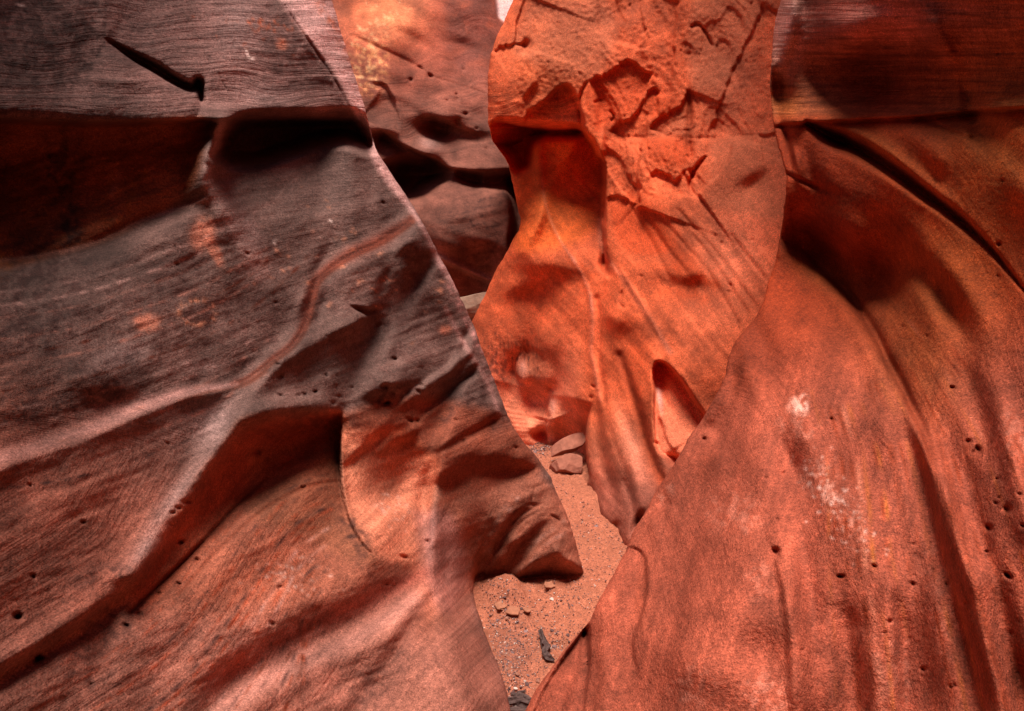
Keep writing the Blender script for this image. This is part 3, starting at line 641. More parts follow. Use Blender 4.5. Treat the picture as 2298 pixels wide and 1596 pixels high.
    # outer crest
    oc = [(2040, 620), (2105, 690), (2150, 740), (2180, 800), (2215, 900), (2240, 1000), (2290, 1150)]
    s.line(oc, [26, 30], [.5, .6, .3]); s.line([(p[0] + 46, p[1] - 22) for p in oc], [34, 36], [-.5, -.5, -.2])
    s.blob(2250, 1010, 50, 110, .4, -10); s.blob(2260, 560, 30, 60, .2)
    # broad belly of the lower wall
    s.blob(1790, 720, 110, 60, .35, 30); s.blob(1800, 870, 110, 60, .15); s.blob(1900, 860, 50, 100, -.2, -20); s.blob(1960, 900, 30, 80, .35, -20)
    s.line([(1690, 800), (1700, 870), (1740, 960), (1780, 1040)], 20, -.35); s.line([(1720, 780), (1760, 880), (1800, 960)], 24, .25)
    s.line([(1640, 830), (1630, 880), (1600, 950)], 18, -.6); s.blob(1620, 1010, 50, 60, .3, 30); s.blob(1600, 1150, 90, 60, .3, -20); s.blob(1740, 1100, 40, 130, -.35, -8)
    s.blob(1850, 1090, 70, 60, .4, 30); s.blob(1700, 1420, 90, 50, -.25, 20); s.line([(1780, 1200), (1800, 1350), (1815, 1600)], [26, 34], -.4); s.line([(1740, 1250), (1765, 1400), (1775, 1620)], [7, 7], .25)
    s.line([(2085, 1290), (2090, 1400), (2110, 1600)], [34, 46], .4); s.line([(2005, 1330), (2013, 1420), (2020, 1620)], 14, -.4); s.line([(1925, 1420), (1940, 1520), (1950, 1640)], 24, .35); s.line([(1870, 1360), (1880, 1500), (1890, 1640)], 26, -.25)
    s.line([(2215, 1330), (2260, 1500), (2290, 1640)], 34, -.6); s.line([(2190, 1100), (2240, 1280), (2290, 1440)], 26, .3); s.blob(1560, 1300, 70, 90, .3); s.blob(1530, 1450, 60, 60, .25); s.blob(1600, 1540, 70, 50, -.25)
    s.blob(1720, 1180, 40, 40, .15); s.line([(1503, 1136), (1480, 1146), (1454, 1165)], 7, .9); s.blob(1470, 1120, 20, 26, -.3)
    # shallow arch scar near the edge
    sc = [(1380, 1262), (1396, 1236), (1420, 1228), (1444, 1244), (1451, 1290), (1449, 1344), (1434, 1401), (1420, 1450), (1440, 1540)]
    s.side(sc, [26, 34, 40, 26], [4, 14, 24, 30, 26, 16, 0], 1, 2, 'Hd')
    # fold at the foot
    s.side([(1321, 1398), (1322, 1450), (1322, 1500), (1314, 1560), (1306, 1640)], [26, 34, 34, 30], [110, 70, 40, 26, 20], 1, 2.5, 'Hd')
    s.blob(1311, 1424, 7, 34, 60, 6, 'Hd')
    s.side([(1314, 1408), (1290, 1440), (1262, 1478), (1230, 1530), (1205, 1580), (1185, 1640)], [12, 20, 26, 26], [80, 60, 36, 26, 20], -1, 2.5, 'Hd')
    s.line([(1318, 1500), (1290, 1600)], 16, .3); s.line([(1340, 1440), (1345, 1520), (1330, 1640)], 18, .35)
    for (x, y, q) in [(1581, 986, 6), (1759, 1062, 5), (1719, 1072, 4), (1744, 1166, 5), (1741, 1237, 9), (1744, 1248, 6), (1409, 1319, 4), (1887, 1294, 8), (1962, 1271, 6), (1989, 1276, 3), (2050, 1221, 3.5), (2093, 1279, 4), (2048, 1311, 6), (2124, 1312, 4), (2168, 1354, 5), (1997, 1395, 5), (1985, 1420, 4), (1800, 1460, 4), (1833, 1464, 3),
                      (2042, 1433, 3), (2072, 1502, 5), (2219, 1185, 7), (2214, 1238, 5), (2262, 1292, 9), (2235, 1130, 5), (2242, 1117, 4), (2261, 1143, 9), (2195, 1008, 9), (2188, 1016, 7), (2173, 991, 7), (2133, 1542, 5), (2143, 1538, 5), (2269, 1421, 4), (2238, 1075, 4), (1866, 941, 4.5), (2137, 870, 6), (2026, 733, 4), (2027, 741, 3), (2080, 755, 3),
                      (2047, 780, 3), (2242, 548, 5), (2250, 405, 4), (2182, 308, 7), (2240, 620, 3), (2104, 238, 4), (2240, 120, 4), (2182, 95, 4), (2290, 1110, 5), (2296, 1180, 5), (1985, 1300, 3), (1905, 1040, 3), (2060, 1030, 3), (2075, 1110, 3)]:
        s.pit(x, y, q)
    r = random.Random(12)
    for k in range(130):
        x, y = r.choice([(r.uniform(1500, 2290), r.uniform(750, 1590)), (r.gauss(2180, 60), r.gauss(1050, 120)), (r.gauss(2090, 90), r.gauss(1330, 90))])
        s.pit(x, y, r.uniform(1.5, 3.0), .8)
    s.Q = V + 0.06 * (U - 1750) + 6 * n200
    mk = sstep((275 - V - 0.05 * (1750 - U) * -1) / 20); beds(s, mk, [(7, .7), (18, 1.0), (45, 1.2)], 71, 2.2); s.L += mk
    _, Da, Sa, Pa = s.path([(1500, 480)] + crest + [(2300, 2000)], 4000)
    s.Q = np.where(V < 285, V * 1.0, 900 + Da * Sa + 10 * n200); s.L += sstep((V - 280) / 10) * .1
    s.Hd += 0.6 * s.noise(60, 81, .8, 3, 12) + 4 * s.noise(220, 82) + 0.3 * s.noise(7, 83) + 0.35 * s.noise(15, 84)
    s.T += 0.04 * s.noise(90, 85, .7, 4, 14)
    s.T *= 1 + .5 * sstep((V - 820) / 120)
    s.solve(-0.45, 620, 1.15)
    sil = curve([(1735, -1100), (1762, -60), (1752, 0), (1741, 40), (1733, 100), (1728, 160), (1727, 200), (1731, 245), (1737, 290), (1746, 330), (1757, 365), (1765, 400), (1762, 440), (1757, 480), (1752, 520), (1745, 556), (1736, 600), (1722, 640), (1712, 680),
                 (1694, 716), (1668, 746), (1650, 765), (1635, 800), (1628, 845), (1600, 900), (1575, 942), (1545, 985), (1520, 1030), (1480, 1090), (1450, 1145), (1420, 1195), (1405, 1235), (1375, 1290), (1345, 1345), (1322, 1395), (1290, 1430), (1250, 1480), (1215, 1530),
                 (1196, 1560), (1178, 1600), (1150, 1700), (1060, 2100)])
    rad = ([-1100, 0, 110, 250, 400, 560, 700, 800, 1000, 1300, 1420, 1600, 2000], [90, 56, 30, 24, 16, 12, 14, 22, 14, 12, 30, 34, 34])
    ctrl = [(3100, 0, .95), (3100, 900, .85), (3100, 1700, .8), (2298, -60, 1.72), (2298, 200, 1.8), (2298, 290, 1.72), (2298, 600, 1.74), (2298, 850, 1.55), (2298, 1200, 1.3), (2298, 1596, 1.2), (2298, 2000, 1.1), (2000, -40, 2.22), (2000, 200, 2.36), (2000, 290, 2.2), (2000, 620, 2.3), (2000, 1000, 1.78), (1850, 600, 2.75), (2000, 1596, 1.42), (1735, 0, 2.95), (1735, 250, 2.9),
            (1760, 420, 2.85), (1715, 680, 2.75), (1630, 830, 2.65), (1520, 1030, 2.5), (1405, 1235, 2.3), (1322, 1395, 2.1), (1200, 1560, 1.93), (1170, 1640, 1.88), (1800, 900, 2.15), (1650, 1250, 1.85), (1550, 1500, 1.65), (1400, 1580, 1.8), (1320, 1500, 1.98), (3100, -900, .95), (2500, -900, 1.45), (2000, -900, 2.1), (1735, -900, 3.1), (3100, -1900, 1.0), (2300, -1900, 1.8), (1735, -1900, 3.2), (1150, 2000, 1.75), (1900, 1350, 1.55)]
    us = spaced(0, .34, 1.0, 1.0, .0022, 40); us = us[us >= 0]
    vs = spaced(-1900, -30, 1630, 1900, 3.0, 44)
    back = [(.02, 1), (.06, 3), (.14, 8), (.3, 22), (.6, 60), (1.0, 130)]
    ext = [(1.45, .45, .8), (1.4, 0, .6), (1.6, -.7, .4), (1.4, -1.5, .2), (1.6, -2.4, .1), (1.5, -3.4, 0), (1.7, -4.6, 0)]
    o = wall_mesh('rock_wall', s, ctrl, us, vs, sil, rad, 3060, back, ext, (0.085, 0.006))
    return tag(o, 'rust red sandstone wall on the right with a long black groove', 'rock wall')

# ================================================================== CENTRE FIN
def build_centre():
    s = Layer(1000, 1860, -80, 1360)
    U, V = s.U, s.V
    n30, n90, n200, n12 = s.noise(34, 101), s.noise(95, 102), s.noise(220, 103), s.noise(13, 104)
    s.C[:] = ORANGE
    def area(pts, soft, col, k=1.0):
        b, m = s.poly(pts, soft, 1, 'mask'); s.tint(b, m * k, col)
    # cleaner smooth column, redder middle, salmon right and foot
    area([(1120, 330), (1300, 296), (1345, 345), (1350, 460), (1300, 540), (1160, 560), (1150, 420)], 20, np.array([0.70, 0.26, 0.09]), .7)
    s.tblob(1650, 560, 110, 220, SALMON * 1.0, .8, 20); s.tblob(1640, 190, 70, 160, SALMON * 1.02, .6, 10); s.tblob(1240, 140, 110, 100, np.array([.58, .27, .15]), .5)
    s.tblob(1480, 540, 110, 30, DEEP * 1.25, .6, 48, ragged=n30 * .4 + .5); s.tblob(1540, 640, 80, 34, DEEP * 1.3, .6, 10, ragged=n30 * .4 + .5); s.tblob(1430, 780, 34, 80, DEEP * 1.2, .5, -15)
    s.tblob(1240, 630, 90, 40, DEEP * 1.4, .4, 0, ragged=n30 * .4 + .5); s.tblob(1400, 180, 110, 60, RED * 1.0, .4, -30); s.tblob(1470, 240, 60, 40, DEEP * 1.3, .4, -30)  # first blob puts the mid-face shadow into the colour
    foot = sstep((V - 880 + 0.12 * (U - 1300)) / 150); s.tint((slice(None), slice(None)), foot * .75, SALMON * np.array([.98, 1.0, 1.0]))
    foot2 = sstep((V - 960) / 160) * sstep((U - 1300) / 30); s.tint((slice(None), slice(None)), foot2 * .9, np.array([.43, .21, .165]))
    s.tint((slice(None), slice(None)), sstep((V - 700) / 200) * sstep((1330 - U) / 60) * .8, np.array([.70, .36, .26]))
    s.tblob(1140, 880, 60, 60, SALMON, .4); s.tblob(1110, 830, 30, 30, VARN * 1.5, .5, 0, ragged=n12); s.tblob(1420, 1000, 24, 90, np.array([.68, .38, .30]), .5, -20)
    for k in range(14):
        s.tline([(1085 + k * 9, 740 + (k % 3) * 12), (1088 + k * 9, 790 + (k % 4) * 14), (1092 + k * 9, 830 + (k % 5) * 6)], 1.6, VARN, .55, ragged=n12)
    # coloured beds, falling to the right; dark red down the foot groove
    for pts, w, col, k in [([(1346, 494), (1352, 560), (1403, 629), (1437, 683), (1471, 737), (1504, 790)], 6, PALE, .22), ([(1356, 560), (1412, 640), (1446, 696), (1476, 752)], 3, DEEP, .6), ([(1326, 663), (1329, 730), (1326, 790), (1336, 840), (1346, 900)], 5, PALE, .18),
                           ([(1184, 304), (1234, 344), (1285, 388), (1326, 435), (1350, 466)], 3, RED * 1.2, .5), ([(1285, 578), (1319, 646), (1329, 700)], 4, PALE, .2), ([(1214, 330), (1221, 439), (1248, 523), (1290, 590)], 3, PALE, .3),
                           ([(1420, 462), (1470, 500), (1500, 545), (1560, 620)], 22, DEEP * 1.3, .5), ([(1391, 797), (1413, 864), (1431, 920), (1447, 977), (1465, 1033), (1490, 1090)], 16, DEEP * .85, .75)]:
        s.tline(pts, w, col, k)
    s.C *= (1 + 0.03 * s.noise(34, 105, 6, .6, 50) * sstep((V - 420) / 100))[..., None]
    s.C *= (1 + 0.07 * n200 + 0.06 * n90 + 0.05 * n30)[..., None]
    s.tblob(1240, 420, 40, 90, OCHRE * 1.15, .3)
    # duller fracture faces in the upper part, redder raw stone between them
    dull = np.array([.56, .27, .18]); raw = np.array([.66, .20, .09])
    for pts in [[(1190, 0), (1330, -40), (1380, 60), (1360, 150), (1300, 180), (1240, 160), (1150, 110)], [(1560, -20), (1730, -20), (1690, 60), (1640, 170), (1560, 200), (1540, 100)], [(1460, 300), (1500, 260), (1530, 240), (1560, 300), (1500, 306)], [(1600, 320), (1745, 300), (1760, 480), (1640, 470), (1590, 440)]]:
        area(pts, 14, dull, .55)
    for pts in [[(1310, 190), (1410, 140), (1470, 170), (1450, 210), (1400, 265), (1350, 290), (1316, 270)], [(1450, 215), (1480, 205), (1530, 240), (1470, 280)], [(1440, 310), (1550, 312), (1540, 370), (1470, 370)], [(1360, 450), (1440, 450), (1500, 560), (1400, 560)]]:
        area(pts, 10, raw, .6)
    s.tline([(1545, 205), (1548, 260), (1545, 320)], 9, DEEP * .9, .6); s.tline([(1528, 0), (1512, 130), (1505, 220)], 14, DEEP * 1.1, .4)

    # ---- relief
    # upper flaked rock: ragged scarps, each with its lower side set back
    def scarp(pts, drop, w=26, sd_=1, jag=1.6):
        w = w * 1.7; drop = drop * 1.15
        p = smooth_path(pts, 10); r = np.random.default_rng(int(pts[0][0]))
        p = p + r.normal(0, jag, p.shape) * np.r_[0, np.ones(len(p) - 2), 0][:, None]
        s.side([tuple(q) for q in p[::2]] + [tuple(p[-1])], w, drop, sd_, 1.8, 'Hd')
    scarp([(1319, 182), (1356, 169), (1386, 152), (1410, 135), (1440, 156), (1467, 167)], 16, 60)
    scarp([(1366, 300), (1396, 272), (1423, 262), (1450, 212), (1474, 202), (1478, 260)], 14, 46)
    scarp([(1457, 294), (1475, 270), (1498, 256), (1528, 236), (1545, 202)], 15, 46)
    scarp([(1650, 304), (1640, 340), (1630, 366), (1606, 398), (1580, 424), (1565, 438)], -16, 60, -1)
    scarp([(1450, 304), (1438, 340), (1432, 385), (1437, 430), (1432, 470)], -20, 60, -1)
    scarp([(1471, 378), (1500, 395), (1516, 408), (1535, 385), (1550, 375)], 12, 24)
    scarp([(1359, 444), (1382, 440), (1410, 449), (1430, 462)], 12, 30)
    scarp([(1717, 0), (1690, 67), (1666, 111), (1640, 170), (1612, 240), (1590, 300)], 9, 80, -1)
    scarp([(1184, -20), (1164, 34), (1152, 101)], 10, 60, -1, 1)
    scarp([(1106, 118), (1125, 106), (1150, 101), (1180, 96)], 9, 26, 1, 2)
    scarp([(1490, -30), (1440, 10), (1448, 60), (1430, 110)], 10, 40, 1)
    scarp([(1700, 306), (1740, 298), (1770, 280)], 8, 40, 1)
    scarp([(1528, 0), (1515, 60), (1512, 130), (1505, 220)], 10, 40, 1)
    scarp([(1344, 344), (1380, 340), (1410, 390), (1438, 440)], 8, 30, 1)
    scarp([(1360, 370), (1390, 420), (1430, 462)], -6, 30, 1)
    scarp([(1450, 390), (1490, 410), (1520, 440), (1560, 440)], -9, 34, 1)
    s.line([(1552, 61), (1566, 55), (1580, 68), (1596, 101)], 3, 12, 'Hd'); s.line([(1585, 351), (1570, 368), (1555, 391), (1548, 418), (1560, 438)], [2, 4, 5, 4, 2], [16, 30, 34, 26, 8], 'Hd')
    s.line([(1545, 205), (1548, 250), (1545, 310), (1550, 350)], [4, 7, 5], [8, 14, 10], 'Hd'); s.line([(1545, 120), (1540, 200)], 8, 5, 'Hd')
    s.line([(1318, 184), (1303, 216), (1301, 262), (1306, 290)], [2, 3, 3, 2], [8, 20, 14, 6], 'Hd')
    s.blob(1180, 102, 8, 14, 16, 15, 'Hd'); s.blob(1182, 124, 12, 6, .9); s.line([(1180, 218), (1200, 190)], 6, -.7)
    s.line([(1335, 230), (1352, 224)], 2, 10, 'Hd'); s.line([(1370, 250), (1378, 262), (1372, 272)], 2, 10, 'Hd')
    s.line([(1352, 70), (1440, 20)], 20, .3); s.line([(1140, 70), (1120, 200), (1128, 270)], 12, 5, 'Hd')
    fl = sstep((330 - V) / 60) * sstep((U - 1140) / 30)
    fl = np.maximum(fl, sstep((470 - V) / 60) * sstep((U - 1350) / 10) * sstep((1660 - U + (300 - V) * .5) / 60))
    s.Hd += fl * (.8 * np.abs(s.noise(46, 111, 2.2, .7, 60)) + .35 * np.abs(s.noise(20, 112, 2, .8, 60)) + 0.7 * s.noise(9, 113))
    chip = s.noise(70, 114, 2.0, .8, 62) + .5 * s.noise(26, 115, 2.0, .8, 62)
    fa = s.noise(150, 117, 1.6, .8, 62); s.Hd += fl * (.25 * np.round(chip * 1.1) + 7 * np.abs(fa) + 4 * np.round(fa * 1.2))  * sstep((U - 1330) / 20)
    s.line([(1369, 307), (1558, 310), (1650, 306), (1700, 303)], 2, 3, 'Hd'); s.side([(1369, 308), (1558, 311), (1700, 305)], 50, .3, 1, 3)
    # scooped recess and ledge over the smooth column
    b, m = s.poly([(1186, 252), (1221, 229), (1248, 203), (1268, 192), (1285, 202), (1299, 236), (1303, 300), (1180, 300)], 4, 1, 'mask', True); s.Hd[b] += 44 * m
    lip = [(1060, 276), (1121, 270), (1150, 274), (1184, 281), (1251, 287), (1302, 286), (1330, 312), (1348, 348)]
    b, D, S, P = s.path(lip, 500); d = D * S
    s.Hd[b] += 180 * sstep(d / 12) * np.exp(-(np.clip(d, 0, None) / 150) ** 1.7) * sstep((U[b] - 1100) / 16) * sstep((1362 - U[b]) / 8)
    b, m = s.poly([(1108, 305), (1125, 278), (1200, 284), (1290, 290), (1300, 302), (1225, 306), (1195, 330), (1185, 372), (1160, 380), (1140, 345)], 16, 1, 'mask'); s.Hd[b] += 190 * m
    ed = [(1302, 288), (1329, 310), (1346, 344), (1352, 388), (1350, 456), (1350, 500), (1356, 540), (1360, 590), (1372, 630)]
    s.side(ed, [50, 70, 90, 70, 40], [10, 46, 60, 50, 40, 24, 6], 1, 2.0, 'Hd')
    s.line([(1214, 320), (1221, 380), (1221, 439), (1205, 500), (1170, 560)], 22, -16, 'Hd'); s.line([(1214, 330), (1221, 439), (1190, 520)], 10, .4)
    s.line([(1184, 304), (1234, 344), (1285, 388), (1326, 435), (1349, 462)], 3, -3, 'Hd'); s.line([(1218, 472), (1248, 523), (1285, 578), (1319, 646), (1329, 696)], [3, 5, 4], -4, 'Hd')
    s.blob(1280, 470, 60, 70, .3); s.blob(1260, 350, 60, 34, -.5, 20)
    # throat: vertical cleft and ribs
    s.line([(1352, 544), (1356, 575), (1358, 598), (1364, 615)], [6, 9, 11, 8], [12, 26, 60, 20], 'Hd')
    s.line([(1346, 494), (1352, 544), (1380, 600), (1403, 629), (1437, 683), (1471, 737), (1504, 785)], [4, 6, 8, 10, 12], [-5, -7, -7, -7, -3], 'Hd')
    s.line([(1362, 560), (1410, 650), (1446, 710), (1474, 762)], [4, 7], [5, 6, 2], 'Hd')
    s.line([(1326, 663), (1329, 730), (1326, 790), (1336, 831), (1346, 899)], 5, -5, 'Hd'); s.line([(1340, 670), (1345, 740), (1344, 800), (1356, 900)], 8, 12, 'Hd')
    for pts in [[(1488, 494), (1540, 555), (1589, 612), (1656, 724)], [(1555, 528), (1610, 600), (1673, 697)], [(1640, 528), (1680, 580), (1714, 622)], [(1454, 489), (1488, 545), (1538, 610)], [(1420, 470), (1460, 540), (1500, 620)], [(1520, 470), (1600, 560), (1690, 680)]]:
        s.line(pts, 4, 3.5, 'Hd'); s.line([(p[0] + 10, p[1] - 6) for p in pts], 7, -2.5, 'Hd')
    s.blob(1640, 340, 40, 40, .2); s.blob(1690, 400, 40, 16, -.6, -30); s.blob(1690, 440, 60, 50, .3); s.blob(1480, 520, 60, 24, -.3, 45); s.blob(1545, 632, 70, 18, -.8, 8); s.blob(1565, 620, 18, 12, -.5)
    s.blob(1560, 690, 70, 40, .25); s.blob(1420, 560, 50, 60, .3); s.blob(1240, 610, 90, 16, -.5, 6); s.blob(1180, 650, 50, 20, -.5, -15); s.blob(1220, 560, 70, 34, .45); s.blob(1140, 620, 40, 40, .35, -40)
    s.blob(1130, 720, 60, 50, .3); s.blob(1240, 730, 50, 50, .3); s.blob(1290, 640, 40, 50, .1)
    s.line([(1396, 655), (1390, 680), (1398, 690)], 3, 9, 'Hd'); s.blob(1400, 735, 40, 26, -.6, 10); s.blob(1460, 770, 30, 40, .1)
    s.line([(1370, 720), (1378, 780), (1360, 840)], 12, -.5); s.line([(1300, 760), (1310, 860), (1330, 960)], 22, .2)
    # nose shaped scoops at the foot; pale blobs paint their sky glow
    s.side([(1176, 786), (1164, 800), (1157, 825), (1160, 842), (1175, 858), (1195, 858)], [14, 18, 18, 14], [0, 22, 26, 22, 8], 1, 2, 'Hd')
    s.side([(1176, 786), (1190, 780), (1210, 790), (1225, 812)], 16, 8, 1, 4, 'Hd')
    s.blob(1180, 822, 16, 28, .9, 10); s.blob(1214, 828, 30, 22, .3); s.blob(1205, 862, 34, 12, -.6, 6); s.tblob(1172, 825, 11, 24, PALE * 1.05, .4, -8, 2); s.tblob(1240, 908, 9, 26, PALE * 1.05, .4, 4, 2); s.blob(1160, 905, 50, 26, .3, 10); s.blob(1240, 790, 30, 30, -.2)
    s.side([(1244, 868), (1234, 885), (1229, 915), (1233, 940)], [12, 16, 14], 26, 1, 2, 'Hd')
    s.blob(1244, 908, 14, 30, 1.0); s.blob(1256, 930, 20, 8, .5); s.line([(1233, 942), (1250, 936), (1268, 930), (1282, 922)], 3, -7, 'Hd')
    s.blob(1290, 905, 20, 18, -.5); s.blob(1265, 960, 34, 18, -.3); s.blob(1275, 985, 30, 22, .25)
    s.side([(1231, 940), (1226, 965), (1230, 990), (1236, 1010)], 24, 26, 1, 2, 'Hd')
    s.blob(1213, 975, 19, 13, 40, -10, 'Hd'); s.blob(1216, 968, 20, 8, -1.2)
    # boulder-side step of the fin foot
    s.side([(1330, 900), (1316, 960), (1314, 1000), (1320, 1050), (1322, 1075), (1306, 1090), (1302, 1112), (1320, 1140)], [160, 200, 200, 160], [0, 60, 160, 180, 120, 60, 0], 1, 3, 'Hd')
    s.line([(1320, 1050), (1330, 1084), (1347, 1131), (1360, 1160)], 5, -5, 'Hd')
    # ribs down the foot
    s.line([(1391, 797), (1413, 864), (1431, 920), (1447, 977), (1465, 1033), (1485, 1078)], [8, 12, 12, 10], [14, 26, 26, 18], 'Hd')
    s.line([(1380, 900), (1405, 970), (1430, 1040), (1440, 1090)], [16, 22, 18], [.4, .8, .4]); s.line([(1345, 900), (1352, 980), (1372, 1060), (1390, 1120)], 14, -.5); s.line([(1410, 1050), (1425, 1120), (1440, 1160)], 10, -.4)
    s.line([(1330, 960), (1345, 1050), (1375, 1130)], 10, .25); s.line([(1400, 1080), (1420, 1140), (1418, 1200)], 6, 6, 'Hd'); s.blob(1382, 1182, 9, 12, 26, 20, 'Hd'); s.line([(1384, 1190), (1392, 1215)], 4, 12, 'Hd')
    s.blob(1436, 1172, 12, 26, 60, 20, 'Hd'); s.line([(1340, 880), (1344, 960)], 4, 5, 'Hd'); s.line([(1355, 860), (1368, 960), (1395, 1040)], 4, 4, 'Hd')
    # the tall eye-shaped window, its bright inside painted in salmon and pale
    hole = [(1474, 812), (1467, 826), (1466, 850), (1469, 880), (1468, 920), (1470, 970), (1476, 1010), (1494, 1024), (1512, 1032), (1530, 1040), (1600, 960), (1590, 940), (1560, 902), (1534, 860), (1508, 828), (1488, 814)]
    b, m = s.poly(hole, 3, 1, 'mask'); s.Hd[b] += m * (24 + 70 * np.clip((1010 - s.V[b]) / 200, 0, 1)); s.tint(b, m * .7, SALMON * 1.22); s.tblob(1480, 890, 6, 36, PALE * 1.1, .8, -8, 3)
    s.blob(1482, 884, 9, 40, .9, -6); s.blob(1520, 960, 40, 60, .4, -25); s.line([(1500, 838), (1530, 870), (1556, 915), (1580, 965)], 6, 8, 'Hd')
    s.line([(1528, 850), (1562, 905), (1590, 955)], 4, 6, 'Hd')
    s.side([(1478, 930), (1488, 955), (1496, 985), (1512, 1012)], 26, -14, -1, 2, 'Hd'); s.blob(1516, 1036, 20, 12, 50, 30, 'Hd')
    s.line([(1474, 800), (1490, 780), (1500, 790)], 8, .5); s.blob(1540, 800, 40, 50, .2); s.blob(1590, 870, 30, 60, -.2)
    for (x, y, q) in [(1218, 615, 3), (1226, 630, 3), (1224, 646, 3), (1332, 868, 5), (1327, 892, 4), (1440, 620, 3), (1640, 640, 4), (1636, 655, 4), (1605, 530, 3), (1620, 545, 3), (1688, 539, 3), (1473, 995, 5), (1362, 1062, 3), (1404, 1118, 3)]:
        s.pit(x, y, q)
    s.Q = np.where(V < 300, V + 4 * n90, 300 + (V * .55 - U * .75) + 1500 + 10 * n200)
    col = sstep((300 - V) / 20) * sstep((1306 - U) / 6) * sstep((V - 200) / 20)
    Qs = s.Q.copy(); s.Q = V * 1.0; beds(s, col, [(6, 1.0), (14, 1.0)], 121, 1.3); s.L += col * .8; s.Q = Qs
    s.Hd += (1 - fl) * (.5 * s.noise(40, 122, 5, .6, 50) * sstep((V - 520) / 80)) + 3 * s.noise(200, 123) + 0.18 * s.noise(7, 124) + .25 * s.noise(14, 125)
    s.T += 0.02 * s.noise(100, 126, 3, .8, 55)
    s.L += .16 * sstep((V - 430) / 80)
    s.solve(0.15, 420, 1.05)
    sil = curve([(1240, -900), (1165, -60), (1150, 0), (1128, 51), (1108, 94), (1102, 120), (1094, 169), (1092, 209), (1095, 270), (1102, 312), (1118, 335), (1135, 358), (1145, 388), (1155, 432), (1167, 489), (1162, 520), (1148, 540), (1128, 578), (1114, 598), (1098, 635), (1077, 679),
                 (1058, 720), (1040, 780), (1020, 860), (1000, 1000), (1000, 1400)])
    rad = ([-900, 0, 100, 300, 500, 650, 720, 900, 1400], [60, 40, 30, 24, 40, 60, 60, 60, 60])
    ctrl = [(1150, 0, 5.0), (1095, 200, 4.95), (1150, 450, 5.1), (1100, 640, 5.35), (1080, 800, 5.38), (1000, 1000, 5.4), (1200, 980, 4.93), (1280, 990, 4.75), (1000, 1300, 5.6), (1250, 1150, 5.5), (1350, 200, 4.7), (1350, 500, 4.7), (1330, 760, 4.65), (1230, 850, 5.15), (1200, 905, 5.3), (1330, 950, 4.45),
            (1322, 1060, 4.35), (1350, 1150, 4.02), (1410, 1225, 3.58), (1405, 1100, 3.85), (1480, 1100, 3.6), (1600, 200, 4.4), (1750, 200, 4.2), (1650, 560, 4.0), (1560, 800, 3.75), (1480, 900, 3.8), (1600, 1000, 3.6), (1800, 700, 3.4), (1900, 300, 3.7), (1600, 1250, 3.3), (1450, 1340, 3.6), (1200, -800, 5.2), (1700, -800, 4.8), (1200, -1500, 5.4), (1800, -1500, 5.0), (1900, 1300, 3.2), (1800, 2000, 3.2)]
    us = np.arange(0, 1.0001, .0036)
    vs = spaced(-1500, -30, 1330, 1420, 3.0, 34)
    back = [(.03, 1), (.08, 3), (.2, 10), (.45, -10), (.9, -60), (1.6, -160)]
    back = [(.03, 1), (.08, 3), (.2, 9), (.45, 26), (.9, 70), (1.4, 150)]
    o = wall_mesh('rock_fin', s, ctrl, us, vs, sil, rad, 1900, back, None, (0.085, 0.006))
    return tag(o, 'tall glowing orange sandstone fin with flaked upper face and eye shaped window', 'rock fin')

